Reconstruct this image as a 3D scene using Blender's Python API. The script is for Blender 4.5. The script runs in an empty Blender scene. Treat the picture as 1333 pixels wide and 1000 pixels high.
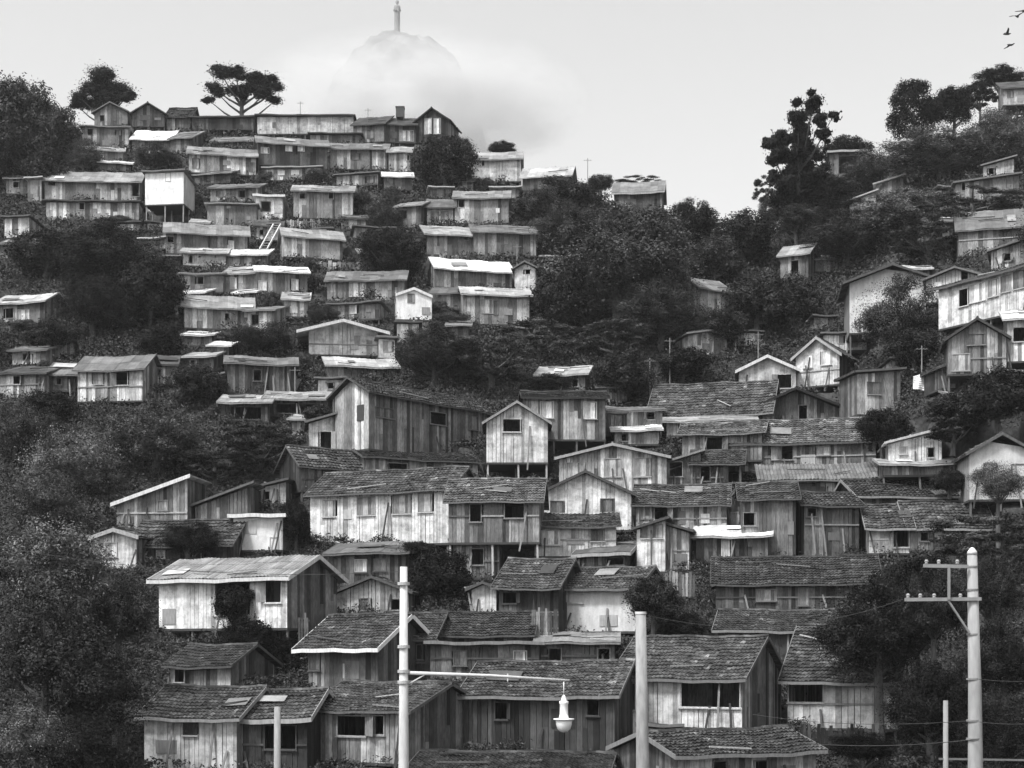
HAZE = .00013
SUN, SUN_AZ, SUN_EL, SUN_ANG = 2.2, -136, 56, 9
SKY, EXPO = .15, .85
import bpy, math, random
import numpy as np
R = random.Random(7)
SC = bpy.context.scene
COL = SC.collection
F, V0, UC, ZC = 2000.0, 850.0, 666.5, 8.0     # lens, eye level row, centre column, eye height
GREY = lambda v: (v, v, v, 1.0)

# ------------------------------------------------------------------ materials
def mat_new(name):
    m = bpy.data.materials.new(name); m.use_nodes = True
    nt = m.node_tree; nt.nodes.clear()
    out = nt.nodes.new('ShaderNodeOutputMaterial')
    b = nt.nodes.new('ShaderNodeBsdfPrincipled')
    nt.links.new(b.outputs[0], out.inputs[0])
    b.inputs['Roughness'].default_value = .85
    b.inputs['Specular IOR Level'].default_value = .25
    return m, nt, b
def math_node(nt, op, a, b=None, clamp=False):
    n = nt.nodes.new('ShaderNodeMath'); n.operation = op; n.use_clamp = clamp
    for i, x in enumerate((a, b)):
        if x is None: continue
        if isinstance(x, (int, float)): n.inputs[i].default_value = x
        else: nt.links.new(x, n.inputs[i])
    return n.outputs[0]
def maprange(nt, x, a, b, c, d):
    n = nt.nodes.new('ShaderNodeMapRange')
    nt.links.new(x, n.inputs[0])
    for i, v in enumerate((a, b, c, d)): n.inputs[i + 1].default_value = v
    return n.outputs[0]
def noise(nt, scale, detail=3, stretch=None, coord='Object', rough=.6):
    tc = nt.nodes.new('ShaderNodeTexCoord')
    src = tc.outputs[coord]
    if stretch:
        mp = nt.nodes.new('ShaderNodeMapping'); mp.inputs['Scale'].default_value = stretch
        nt.links.new(src, mp.inputs[0]); src = mp.outputs[0]
    n = nt.nodes.new('ShaderNodeTexNoise'); n.inputs['Scale'].default_value = scale
    n.inputs['Detail'].default_value = detail; n.inputs['Roughness'].default_value = rough
    nt.links.new(src, n.inputs['Vector'])
    return n.outputs[0]
def island(nt): return nt.nodes.new('ShaderNodeNewGeometry').outputs['Random Per Island']
def objgrey(nt):
    o = nt.nodes.new('ShaderNodeObjectInfo')
    s = nt.nodes.new('ShaderNodeSeparateColor'); nt.links.new(o.outputs['Color'], s.inputs[0])
    return s.outputs[0]
def ramp(nt, x, pts):
    r = nt.nodes.new('ShaderNodeValToRGB'); nt.links.new(x, r.inputs[0])
    e = r.color_ramp.elements
    e[0].position, e[0].color = pts[0][0], GREY(pts[0][1]); e[1].position, e[1].color = pts[-1][0], GREY(pts[-1][1])
    for p, v in pts[1:-1]:
        k = e.new(p); k.color = GREY(v)
    return r.outputs[0]
def tovalue(nt, c, b):
    nt.links.new(c, b.inputs['Base Color'])
def mul(nt, *xs):
    r = xs[0]
    for x in xs[1:]: r = math_node(nt, 'MULTIPLY', r, x)
    return r
MATS = {}
def build_mats():
    # weathered boards: each board has its own tone, streaked and stained
    m, nt, b = mat_new('weathered_boards')
    isl = ramp(nt, island(nt), [(0, .14), (.14, .34), (.32, .62), (.7, .88), (.88, 1.2), (1, 1.75)])
    st = maprange(nt, noise(nt, 3.2, 5, (5, 5, .8)), .36, .64, .66, 1.14)
    blotch = maprange(nt, noise(nt, .9, 5), .38, .62, .66, 1.08)
    grit = maprange(nt, noise(nt, 14, 2, (1, 1, .4)), .3, .7, .88, 1.08)
    tovalue(nt, math_node(nt, 'MINIMUM', mul(nt, objgrey(nt), isl, st, blotch, grit), .82), b); MATS['board'] = m
    # lime-washed boards: paler, less contrast between neighbours
    m, nt, b = mat_new('whitewashed_boards')
    isl = ramp(nt, island(nt), [(0, .42), (.1, .72), (.35, .92), (1, 1.1)])
    st = maprange(nt, noise(nt, 3.4, 5, (5, 5, .8)), .3, .7, .84, 1.08)
    blotch = maprange(nt, noise(nt, 1.3, 6, None, 'Object', .7), .38, .58, .5, 1.05)
    tovalue(nt, math_node(nt, 'MINIMUM', mul(nt, objgrey(nt), isl, st, blotch), .85), b); MATS['wash'] = m
    # plaster
    m, nt, b = mat_new('stained_plaster')
    st = maprange(nt, noise(nt, 1.6, 6, (1.6, 1.6, .6)), .3, .66, .68, 1.08)
    grit = maprange(nt, noise(nt, 9, 3), .3, .7, .9, 1.06)
    tovalue(nt, math_node(nt, 'MINIMUM', mul(nt, objgrey(nt), st, grit), .85), b); MATS['plaster'] = m
    # clay tiles
    m, nt, b = mat_new('old_clay_tiles')
    isl = ramp(nt, island(nt), [(0, .5), (.2, .72), (.5, .95), (.82, 1.15), (.95, 1.35), (.985, 1.9), (1, 3.2)])
    moss = maprange(nt, noise(nt, 1.0, 6, None, 'Object', .7), .4, .62, .42, 1.25)
    rows = maprange(nt, noise(nt, 2.6, 3, (.45, 3.2, 4.5)), .36, .64, .5, 1.5)
    grit = maprange(nt, noise(nt, 12, 2), .3, .7, .8, 1.15)
    tovalue(nt, math_node(nt, 'MINIMUM', mul(nt, objgrey(nt), isl, moss, rows, grit), .7), b); MATS['tile'] = m
    # neat roof (newer, evener)
    m, nt, b = mat_new('even_roof_sheeting')
    isl = ramp(nt, island(nt), [(0, .7), (.5, 1.0), (1, 1.22)])
    moss = maprange(nt, noise(nt, 1.2, 5), .36, .64, .72, 1.12)
    grit = maprange(nt, noise(nt, 12, 2), .3, .7, .88, 1.1)
    tovalue(nt, math_node(nt, 'MINIMUM', mul(nt, objgrey(nt), isl, moss, grit), .85), b); MATS['sheet'] = m
    # plain wood / metal / concrete
    for nm, lo in (('plain_timber', .7), ('painted_concrete', .85)):
        m, nt, b = mat_new(nm)
        s = maprange(nt, noise(nt, 3, 4, (3, 3, .7)), .3, .7, lo, 1.12)
        tovalue(nt, mul(nt, objgrey(nt), s), b); MATS[nm] = m
    m, nt, b = mat_new('dark_timber_floor'); b.inputs['Base Color'].default_value = GREY(.05); MATS['dark'] = m
    m, nt, b = mat_new('wire'); b.inputs['Base Color'].default_value = GREY(.06); MATS['wire'] = m
    m, nt, b = mat_new('milky_glass'); b.inputs['Base Color'].default_value = GREY(.72); b.inputs['Roughness'].default_value = .25; MATS['glass'] = m
    # foliage
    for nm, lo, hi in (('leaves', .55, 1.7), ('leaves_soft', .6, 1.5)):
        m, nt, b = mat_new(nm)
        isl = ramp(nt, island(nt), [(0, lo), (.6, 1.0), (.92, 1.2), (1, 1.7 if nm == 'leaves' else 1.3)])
        cl = maprange(nt, noise(nt, 3.0, 5), .38, .62, .3, 2.1)  # coarse noise paints lit and shaded clumps into the leaf colour
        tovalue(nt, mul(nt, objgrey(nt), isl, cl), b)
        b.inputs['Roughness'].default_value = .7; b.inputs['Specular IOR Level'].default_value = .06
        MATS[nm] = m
    m, nt, b = mat_new('bark')
    tovalue(nt, mul(nt, objgrey(nt), maprange(nt, noise(nt, 4, 4, (2, 2, .5)), .3, .7, .5, 1.3)), b); MATS['bark'] = m
    # ground
    m, nt, b = mat_new('hillside_earth')
    a = maprange(nt, noise(nt, .35, 6), .35, .65, .5, 1.4)
    c = maprange(nt, noise(nt, 3.5, 5, None, 'Object', .75), .35, .65, .5, 1.5)
    tovalue(nt, mul(nt, a, c, .035), b); MATS['earth'] = m
    m, nt, b = mat_new('mountain_rock')
    a = maprange(nt, noise(nt, .02, 8), .35, .65, .5, 1.4)
    tovalue(nt, mul(nt, a, .17), b); MATS['rock'] = m
    m, nt, b = mat_new('pale_stone')
    tovalue(nt, mul(nt, maprange(nt, noise(nt, .4, 4), .3, .7, .8, 1.1), .2), b); MATS['stone'] = m
build_mats()

# ------------------------------------------------------------------ mesh helpers
class MB:
    def __init__(s): s.v = []; s.f = []
    def quad(s, *p):
        n = len(s.v); s.v += [tuple(q) for q in p]; s.f.append(tuple(range(n, n + len(p))))
    def box(s, x0, x1, y0, y1, z0, z1):
        s.prism([(x0, y0, z0), (x1, y0, z0), (x1, y1, z0), (x0, y1, z0)], [(x0, y0, z1), (x1, y0, z1), (x1, y1, z1), (x0, y1, z1)])
    def prism(s, a, b):
        n = len(s.v); k = len(a); s.v += [tuple(q) for q in a] + [tuple(q) for q in b]
        s.f.append(tuple(n + i for i in reversed(range(k)))); s.f.append(tuple(n + k + i for i in range(k)))
        for i in range(k):
            j = (i + 1) % k; s.f.append((n + i, n + j, n + k + j, n + k + i))
    def tube(s, pts, rad, seg=6):
        from mathutils import Vector
        n0 = len(s.v); k = len(pts)
        for i, p in enumerate(pts):
            p = Vector(p); t = (Vector(pts[min(i + 1, k - 1)]) - Vector(pts[max(i - 1, 0)])).normalized()
            u = t.orthogonal().normalized() if abs(t.z) < .9 else Vector((1, 0, 0)); u = (u - t * u.dot(t)).normalized(); w = t.cross(u)
            r = rad[i] if isinstance(rad, (list, tuple)) else rad
            for j in range(seg):
                a = 2 * math.pi * j / seg; s.v.append(tuple(p + u * math.cos(a) * r + w * math.sin(a) * r))
        for i in range(k - 1):
            for j in range(seg):
                a = n0 + i * seg + j; b = n0 + i * seg + (j + 1) % seg
                s.f.append((a, b, b + seg, a + seg))
        s.f.append(tuple(n0 + j for j in reversed(range(seg)))); s.f.append(tuple(n0 + (k - 1) * seg + j for j in range(seg)))
    def bar(s, a, b, w, h=None):
        """a rectangular bar from a to b"""
        from mathutils import Vector
        a, b = Vector(a), Vector(b); t = (b - a).normalized(); h = h or w
        up = Vector((0, 0, 1)) if abs(t.z) < .9 else Vector((0, 1, 0))
        x = t.cross(up).normalized() * (w / 2); y = x.cross(t).normalized() * (h / 2)
        s.prism([a - x - y, a + x - y, a + x + y, a - x + y], [b - x - y, b + x - y, b + x + y, b - x + y])
    def lathe(s, prof, cx, cy, seg=16):
        n0 = len(s.v)
        for r, z in prof:
            for j in range(seg):
                a = 2 * math.pi * j / seg; s.v.append((cx + r * math.cos(a), cy + r * math.sin(a), z))
        for i in range(len(prof) - 1):
            for j in range(seg):
                a = n0 + i * seg + j; b = n0 + i * seg + (j + 1) % seg; s.f.append((a, b, b + seg, a + seg))
        s.f.append(tuple(n0 + j for j in reversed(range(seg)))); s.f.append(tuple(n0 + (len(prof) - 1) * seg + j for j in range(seg)))
    def build(s, name, mat, parent=None, tone=.5, smooth=False):
        me = bpy.data.meshes.new(name); me.from_pydata(s.v, [], s.f); me.update()
        me.materials.append(MATS[mat] if isinstance(mat, str) else mat)
        if smooth: me.polygons.foreach_set('use_smooth', [True] * len(me.polygons))
        o = bpy.data.objects.new(name, me); COL.objects.link(o); o.color = GREY(tone)
        if parent is not None: o.parent = parent
        return o
def tag(o, label=None, cat=None, group=None, kind=None):
    for k, v in (('label', label), ('category', cat), ('group', group), ('kind', kind)):
        if v: o[k] = v
    return o
def empty(name, loc, rz, label, cat, group=None):
    o = bpy.data.objects.new(name, None); COL.objects.link(o); o.location = loc; o.rotation_euler = (0, 0, rz)
    o.empty_display_size = .3
    return tag(o, label, cat, group)

# ------------------------------------------------------------------ the hill
_V = np.array([-200, 0, 100, 150, 200, 300, 400, 500, 600, 700, 800, 850, 900, 950, 1000, 1100], float)
_D = np.array([290, 236, 214, 203, 188, 162, 141, 124, 110, 99, 89, 84, 79, 74, 68, 55], float)
_SU = np.array([-600, -100, 0, 60, 100, 175, 260, 330, 400, 470, 560, 620, 690, 780, 870, 940, 1000, 1050, 1100, 1160, 1250, 1333, 1500, 2200], float)
_SV = np.array([200, 120, 130, 155, 172, 176, 172, 178, 186, 192, 200, 226, 246, 256, 284, 302, 302, 280, 250, 214, 180, 150, 110, 160], float)
def depth(u, v):
    d = np.interp(v, _V, _D)
    t = np.clip((np.asarray(u, float) - 1040) / 280, 0, 1); t = t * t * (3 - 2 * t)
    b = np.interp(v, [-200, 100, 250, 400, 560, 760, 1100], [0, .3, .75, 1, .8, 0, 0])
    return d * (1 - .2 * t * b)
def at(u, v, d): return ((u - UC) / F * d, d, ZC + (V0 - v) / F * d)
FEET = []      # pits cut for the houses: centre, yaw, half width, depth, level
def ground_z(x, y, cut=True):
    x = np.asarray(x, float); y = np.asarray(y, float)
    u = np.clip(x / np.maximum(y, 25) * F + UC, -600, 2200)
    vs = np.interp(u, _SU, _SV)
    lo = vs.copy(); hi = np.full_like(vs, 1000.)
    for _ in range(22):
        m = (lo + hi) / 2; far = depth(u, m) > y
        lo = np.where(far, m, lo); hi = np.where(far, hi, m)
    v = (lo + hi) / 2
    ds = depth(u, vs); z = ZC + (V0 - v) / F * np.minimum(y, ds)
    over = np.maximum(y - ds, 0)
    z = z - .18 * over - .35 * np.maximum(over - 25, 0)
    dn = 68.
    z = np.where(y < dn, (ZC + (V0 - 1000) / F * 68) * np.clip((y - 58) / 10, 0, 1), z)
    z = z + np.where(y > 66, (np.sin(x * .9 + 1.3 * np.sin(y * .5)) * np.sin(y * .7 + x * .23) * .28), 0)
    z = np.maximum(z, -2.0 + 0 * y)
    if cut:
        for cx, cy, c, s, hw, dp, zl in FEET:
            lx = (x - cx) * c + (y - cy) * s; ly = -(x - cx) * s + (y - cy) * c
            inside = (np.abs(lx) < hw + .5) & (ly > -.35) & (ly < dp + .6)
            z = np.where(inside, np.minimum(z, zl), z)
    return z
def gz(x, y, cut=False): return float(ground_z(np.array([x]), np.array([y]), cut)[0])

# ------------------------------------------------------------------ roofs
def roof_quad(mb, A, B, C, D, kind, step=(.24, .36), rnd=R):
    """covering laid on the slope A-B (eave) .. D-C (ridge)"""
    from mathutils import Vector as V
    A, B, C, D = map(V, (A, B, C, D))
    e = B - A; s = D - A; L = e.length; S = s.length
    n = e.cross(s).normalized()
    if n.z < 0: n = -n
    P = lambda a, t: (A.lerp(B, a)).lerp(D.lerp(C, a), t)
    if kind == 'tile':
        nr = max(2, int(S / step[1])); nc = max(2, int(L / step[0]))
        for i in range(nr):
            t0 = i / nr; t1 = min(1, (i + 1.12) / nr)
            wav = rnd.uniform(-.012, .012)
            for j in range(nc):
                if rnd.random() < .015: continue
                a0 = (j + rnd.uniform(-.06, .06)) / nc; a1 = (j + 1 + rnd.uniform(-.02, .06)) / nc
                a0 = max(0, a0); a1 = min(1, a1); am = (a0 + a1) / 2
                k = rnd.uniform(-.02, .02) + wav; lift = .1 + k; dt = rnd.uniform(-.1, .1) / nr
                q = [P(a0, max(0, t0 + dt)) + n * (lift - .035), P(am, max(0, t0 + dt)) + n * (lift + .03), P(a1, max(0, t0 + dt)) + n * (lift - .035),
                     P(a1, t1) + n * .012, P(am, t1) + n * .05, P(a0, t1) + n * .012]
                b = len(mb.v); mb.v += [tuple(p) for p in q]
                dn = [P(a0, max(0, t0 + dt)) - n * .0, P(a1, max(0, t0 + dt)) - n * .0]
                mb.v += [tuple(p) for p in dn]
                mb.f += [(b, b + 1, b + 4, b + 5), (b + 1, b + 2, b + 3, b + 4), (b + 6, b + 7, b + 2, b + 1, b)]
    elif kind == 'rib':
        nc = max(3, int(L / .24)); nr = max(1, int(S / 1.1))
        for i in range(nr):
            t0 = i / nr; t1 = min(1, (i + 1.06) / nr)
            for j in range(nc):
                a0, a1 = j / nc, (j + 1) / nc; l0 = .05
                q = [P(a0, t0) + n * .03, P(a0 + .3 / nc, t0) + n * .1, P(a0 + .7 / nc, t0) + n * .1, P(a1, t0) + n * .03,
                     P(a1, t1) + n * .012, P(a0 + .7 / nc, t1) + n * .075, P(a0 + .3 / nc, t1) + n * .075, P(a0, t1) + n * .012]
                b = len(mb.v); mb.v += [tuple(p) for p in q]
                mb.f += [(b, b + 1, b + 6, b + 7), (b + 1, b + 2, b + 5, b + 6), (b + 2, b + 3, b + 4, b + 5)]
    else:   # sheets of metal or board
        nc = max(1, round(L / .85)); nr = max(1, round(S / 1.7))
        for i in range(nr):
            for j in range(nc):
                a0 = max(0, (j - .04) / nc); a1 = min(1, (j + 1.03) / nc); t0 = i / nr; t1 = min(1, (i + 1.05) / nr)
                k = .02 + rnd.random() * .03; tw = rnd.uniform(-.02, .02)
                m = 5
                b = len(mb.v)
                for q in range(m + 1):
                    a = a0 + (a1 - a0) * q / m; z = .018 * (q % 2)
                    mb.v.append(tuple(P(a, max(0, t0 + tw)) + n * (k + .02 + z))); mb.v.append(tuple(P(a, t1) + n * (k + z)))
                for q in range(m): mb.f.append((b + 2 * q, b + 2 * q + 2, b + 2 * q + 3, b + 2 * q + 1))
def slab(mb, A, B, C, D, th=.05):
    from mathutils import Vector as V
    A, B, C, D = map(V, (A, B, C, D)); dn = V((0, 0, -th))
    n = 8
    for i in range(n):
        t0, t1 = i / n, (i + 1) / n
        a, b, c, d = A.lerp(B, t0), A.lerp(B, t1), D.lerp(C, t1), D.lerp(C, t0)
        mb.prism([a + dn, b + dn, c + dn, d + dn], [a, b, c, d])

# ------------------------------------------------------------------ walls of boards
def boards(mb, P, L, z0, top, holes=(), rnd=R, bw=(.17, .3), th=.025, gaps=True, jit=.0):
    """P(t, out, z) -> point; boards from t = 0..L, bottom z0, top(t) ; holes (t0, t1, z0, z1)"""
    t = 0.0
    while t < L - 1e-4:
        w = rnd.uniform(*bw); t1 = min(L, t + w)
        if L - t1 < .08: t1 = L
        g = (.035 if rnd.random() < .4 else .008) if gaps else 0.002
        a, b = t + g / 2, t1 - g / 2
        off = rnd.uniform(0, .022)
        cuts = [(z0 - rnd.uniform(0, jit), None)]
        tm = (a + b) / 2
        segs = [(z0 - rnd.uniform(0, jit), 1e9)]
        for h in holes:
            if h[0] - .02 < tm < h[1] + .02:
                ns = []
                for s0, s1 in segs:
                    if h[2] > s0 + .05: ns.append((s0, min(s1, h[2])))
                    if s1 > h[3]: ns.append((max(s0, h[3]), s1))
                segs = ns
        for s0, s1 in segs:
            ta, tb = min(s1, top(a)), min(s1, top(b))
            if ta - s0 < .04 and tb - s0 < .04: continue
            ta = max(ta, s0 + .01); tb = max(tb, s0 + .01)
            # long boards are often patched with another piece
            mid = None
            if gaps and min(ta, tb) - s0 > 1.2 and rnd.random() < .18:
                mid = s0 + (min(ta, tb) - s0) * rnd.uniform(.3, .7)
            for q0, qa, qb, o2 in ([(s0, mid, mid, off), (mid, ta, tb, off + .006)] if mid else [(s0, ta, tb, off)]):
                mb.prism([P(a, o2, q0), P(b, o2, q0), P(b, o2 - th - .02, q0), P(a, o2 - th - .02, q0)],
                         [P(a, o2, qa), P(b, o2, qb), P(b, o2 - th - .02, qb), P(a, o2 - th - .02, qa)])
        t = t1
HOUSES = []
def house(u0, u1, ve, vb, vr, roof='F', yaw=0, dp=5., wt=.45, st=None, rt=.14, rk='tile', win=(), label='', name='wooden_shack', cat='shack',
          dd=0., stilt=0., ov=.3, mat='board', bt=None, seed=None, door=None, post=None, rp=.5, ove=None, hol=0, side=None, rmax=.8):
    HOUSES.append(dict(locals()))
def place(h):
    if abs(h['yaw']) < 6 and h['vb'] < 540: h['yaw'] += random.Random(h['u0'] * 7 + h['ve']).uniform(-13, 13)
    u0, u1, yaw = h['u0'], h['u1'], math.radians(h['yaw'])
    if h['stilt'] == 0 and h['dd'] >= 0 and random.Random(len(FEET)).random() < .6: h['stilt'] = random.Random(len(FEET)).uniform(3, 8)
    vg = h['vb'] + h['stilt']
    d = float(depth((u0 + u1) / 2, vg)) + h['dd']
    c, s = math.cos(yaw), math.sin(yaw); U0 = (u0 - UC) / F; U1 = (u1 - UC) / F
    a = d * (U1 - U0) / (2 * c - s * (U1 + U0)); cx = a * c + U0 * (d - a * s)
    h.update(c=c, s=s, hw=a, cx=cx, d=d, zb=ZC + (V0 - h['vb']) / F * d, zt=ZC + (V0 - h['ve']) / F * d)
    h['zg'] = ZC + (V0 - vg) / F * d
    h['D'] = h['dp']
    FEET.append((cx, d, c, s, a, h['D'], h['zg'] - (.12 if h['stilt'] == 0 else .0)))
def build_house(h, idx):
    u0, u1 = h['u0'], h['u1']
    rnd = random.Random(idx * 13 + 5 if h['seed'] is None else h['seed'])
    a, D, zb, c, s, d, cx = h['hw'], h['D'], h['zb'], h['c'], h['s'], h['d'], h['cx']
    H = h['zt'] - zb; far = d > 125
    root = empty(h['name'], (cx, d, zb), math.radians(h['yaw']), h['label'], h['cat'], 'wooden houses crowding the hillside')
    roof, ov = h['roof'], h['ov']
    def loc(u, v):         # where a pixel's ray meets the front wall, in the house's own axes
        U = (u - UC) / F; t = (U * d - cx) / (c - U * s); yy = d + t * s
        return t, ZC + (V0 - v) / F * yy - zb
    yr = D * h['rp'] if roof in 'FH' else D
    oe = h['ove'] if h['ove'] is not None else ov + .08
    if roof in ('F', 'H', 'D'):
        zr = ZC + (V0 - h['vr']) / F * (d + c * yr) - .14
        kk = min(max((zr - h['zt']) / (yr + oe), .16), h['rmax'])
        H = h['zt'] - .08 + kk * oe - zb; rise = kk * yr
    elif roof == 'G':
        rise = ZC + (V0 - h['vr']) / F * d - h['zt']
        kk = max(.12, (rise - .1) / (a + ov)); H = H - .06 + kk * ov; rise = kk * a
    elif roof == 'S':
        rise = ZC + (V0 - h['vr']) / F * d - h['zt']
    else:
        rise = 0
    ft = {'F': lambda t: H, 'H': lambda t: H, 'D': lambda t: H, 'B': lambda t: H,
          'G': lambda t: H + rise * (1 - abs(t - a) / a), 'S': lambda t: H + rise * t / (2 * a)}[roof]
    sd = {'F': lambda t: H + rise * (t / yr if t < yr else (D - t) / max(.01, D - yr)), 'H': lambda t: H, 'D': lambda t: H + rise * t / D,
          'B': lambda t: H - .12 * t, 'G': lambda t: H, 'S': None}[roof]
    holes = []; wins = []
    if h['win'] == () and u1 - u0 > 30 and h['vb'] - h['ve'] > 14:
        hh_ = h['vb'] - h['ve']; ww = max(7, min(16, hh_ * .36))
        for q in range(1 + (u1 - u0 > 60)):
            ua = u0 + (u1 - u0) * (rnd.uniform(.12, .4) + .42 * q); va = h['ve'] + hh_ * rnd.uniform(.14, .22)
            h['win'] += ((ua, ua + ww, va, va + ww * rnd.uniform(.9, 1.3), rnd.choice('oos'), rnd.choice((.15, .5, .25))),)
    for w in h['win']:
        ua, ub, va, vb = w[:4]; ty = w[4] if len(w) > 4 else 'o'
        t0, zz1 = loc(ua, va); t1, zz0 = loc(ub, vb)
        t0 = max(t0, -a + .05); t1 = min(t1, a - .05); zz0 = max(zz0, .03); zz1 = min(zz1, max(ft(t0 + a), ft(t1 + a)) - .04)
        if t1 - t0 < .15 or zz1 - zz0 < .15: continue
        holes.append((t0 + a, t1 + a, zz0, zz1)); wins.append((t0, t1, zz0, zz1, ty, w[5] if len(w) > 5 else None))
    bw = (.17, .32) if not far else (.24, .5)
    if h['mat'] == 'plaster':
        bw = (1.1, 1.9)
    mb = MB(); boards(mb, lambda t, o, z: (t - a, -o, z), 2 * a, 0, ft, holes, rnd, bw, gaps=h['mat'] != 'plaster', jit=.06 if h['mat'] == 'board' else 0)
    wallo = mb.build('wall', h['mat'] if h['mat'] in MATS else 'board', root, h['wt'] * (.85 if h['mat'] == 'board' and h['wt'] < .5 else 1))
    mb = MB()
    boards(mb, lambda t, o, z: (t - a, D + o, z), 2 * a, 0, (lambda t: (H - .12 * D if roof == 'B' else (H + rise if roof == 'D' else ft(t)))), (), rnd, (.5, .9), gaps=False)
    mb.build('rear_wall', 'board', root, h['wt'] * .8)
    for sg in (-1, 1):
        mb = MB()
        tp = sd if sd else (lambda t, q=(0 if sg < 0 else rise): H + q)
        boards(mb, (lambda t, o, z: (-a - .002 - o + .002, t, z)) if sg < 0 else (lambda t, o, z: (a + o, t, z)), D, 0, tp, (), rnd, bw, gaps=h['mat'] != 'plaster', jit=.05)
        so = mb.build('side_wall', 'board' if h['mat'] != 'plaster' else 'plaster', root, h['st'] if h['st'] is not None else h['wt'] * (.34 if d < 112 else .55))  # default side tone is darkened, putting the wall's shade into its colour
        if h['side'] and h['side'][0] == sg:          # a window on the side wall: dark panel stands for its unlit opening
            _, y0, y1, z0, z1 = h['side']; x = sg * (a + .03)
            f = MB(); f.box(min(x, x + sg * .03), max(x, x + sg * .03), y0, y1, z0, z1); f.build('dark_window_panel', 'dark', root, .2)
    mb = MB(); mb.box(-a - .03, a + .03, -.03, D, -.14, -.005); mb.build('floor', 'dark', root)
    # windows
    for k, (t0, t1, z0, z1, ty, tn) in enumerate(wins):
        f = MB(); fw = .05
        for q in ((t0 - fw, t0, z0 - fw, z1 + fw), (t1, t1 + fw, z0 - fw, z1 + fw), (t0, t1, z1, z1 + fw), (t0, t1, z0 - fw, z0)):
            f.box(q[0], q[1], -.055, .0, q[2], q[3])
        is_door = ty == 'd' or (z0 < .1 and z1 > 1.6)
        fr = f.build('door' if is_door else 'window', 'plain_timber', root, (tn if tn is not None else h['wt']) * .8)
        if ty in 'sd':
            m = MB(); x = t0 + .01
            while x < t1 - .02:
                x1 = min(t1 - .01, x + rnd.uniform(.14, .24)); m.box(x, x1 - .004, -.012 + rnd.uniform(-.004, .004), .02, z0 + .01, z1 - .01); x = x1
            m.build('shutter' if not is_door else 'door_leaf', 'board', fr, tn if tn is not None else h['wt'] * .6)
        elif t1 - t0 > .5 and not far and rnd.random() < .6 and t1 - t0 < 1.6:
            m = MB(); w2 = (t1 - t0) * .48; sg = rnd.choice((-1, 1)); bx = t0 - .03 if sg < 0 else t1 + .03; ex = bx + sg * w2 * .8
            m.prism([(bx, -.06, z0), (ex, -.3, z0), (ex, -.32, z0), (bx, -.085, z0)], [(bx, -.06, z1), (ex, -.3, z1), (ex, -.32, z1), (bx, -.085, z1)])
            m.build('open_shutter', 'board', fr, h['wt'] * .7)
        if not is_door and not far:
            m = MB(); m.box(t0 - .1, t1 + .1, -.12, -.057, z0 - .1, z0 - .045); m.build('sill', 'plain_timber', fr, h['wt'] * .6)
    # roof
    from mathutils import Vector as V
    x0, x1 = -a - ov, a + ov
    planes = []
    if roof == 'F':
        k1 = rise / yr; k2 = rise / max(.1, D - yr)
        planes = [((x0, -oe, H - k1 * oe), (x1, -oe, H - k1 * oe), (x1, yr, H + rise), (x0, yr, H + rise)),
                  ((x1, D + oe, H - k2 * oe), (x0, D + oe, H - k2 * oe), (x0, yr, H + rise), (x1, yr, H + rise))]
    elif roof == 'H':
        k1 = rise / yr; hp = min(a * .7, yr * .9)
        planes = [((x0, -oe, H - k1 * oe), (x1, -oe, H - k1 * oe), (x1 - hp, yr, H + rise), (x0 + hp, yr, H + rise)),
                  ((x1, D + oe, H - k1 * oe), (x0, D + oe, H - k1 * oe), (x0 + hp, yr, H + rise), (x1 - hp, yr, H + rise)),
                  ((x1, -oe, H - k1 * oe), (x1, D + oe, H - k1 * oe), (x1 - hp, yr + .02, H + rise), (x1 - hp, yr, H + rise)),
                  ((x0, D + oe, H - k1 * oe), (x0, -oe, H - k1 * oe), (x0 + hp, yr, H + rise), (x0 + hp, yr + .02, H + rise))]
    elif roof == 'D':
        k1 = rise / D; planes = [((x0, -oe, H - k1 * oe), (x1, -oe, H - k1 * oe), (x1, D + .15, H + rise + k1 * .15), (x0, D + .15, H + rise + k1 * .15))]
    elif roof == 'B':
        planes = [((x1, D + oe, H - .12 * (D + oe)), (x0, D + oe, H - .12 * (D + oe)), (x0, -oe, H + .12 * oe), (x1, -oe, H + .12 * oe))]
    elif roof == 'G':
        k = rise / a
        planes = [((x0, D + oe, H - k * ov), (x0, -oe, H - k * ov), (0, -oe, H + rise), (0, D + oe, H + rise)),
                  ((x1, -oe, H - k * ov), (x1, D + oe, H - k * ov), (0, D + oe, H + rise), (0, -oe, H + rise))]
    elif roof == 'S':
        k = rise / (2 * a)
        lo = ((x0, D + oe, H - k * ov), (x0, -oe, H - k * ov), (x1, -oe, H + rise + k * ov), (x1, D + oe, H + rise + k * ov))
        hi = ((x1, -oe, H + rise + k * ov), (x1, D + oe, H + rise + k * ov), (x0, D + oe, H - k * ov), (x0, -oe, H - k * ov))
        planes = [lo if k >= 0 else hi]
    up = .12
    sag = rnd.uniform(.0, .07) * min(1, a / 2.5); f1, f2 = rnd.uniform(0, 6), rnd.uniform(0, 6)
    def warp(m): m.v = [(x, y, z + .03 * math.sin(x * 1.3 + f1) + .022 * math.sin(x * 3.1 + f2) - sag * (1 - min(1, (x / a) ** 2))) for x, y, z in m.v]
    planes = [tuple((p[0], p[1], p[2] + up) for p in q) for q in planes]
    # old roofs sag and tilt a little
    tilt = rnd.uniform(-.012, .012)
    planes = [tuple((p[0], p[1], p[2] + p[0] * tilt) for p in q) for q in planes]
    rm = MB(); step = (.2, .3) if d < 95 else ((.26, .36) if d < 128 else (.36, .45))
    for q in planes:
        slab(rm, *q); roof_quad(rm, *q, h['rk'], step, rnd)
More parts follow.
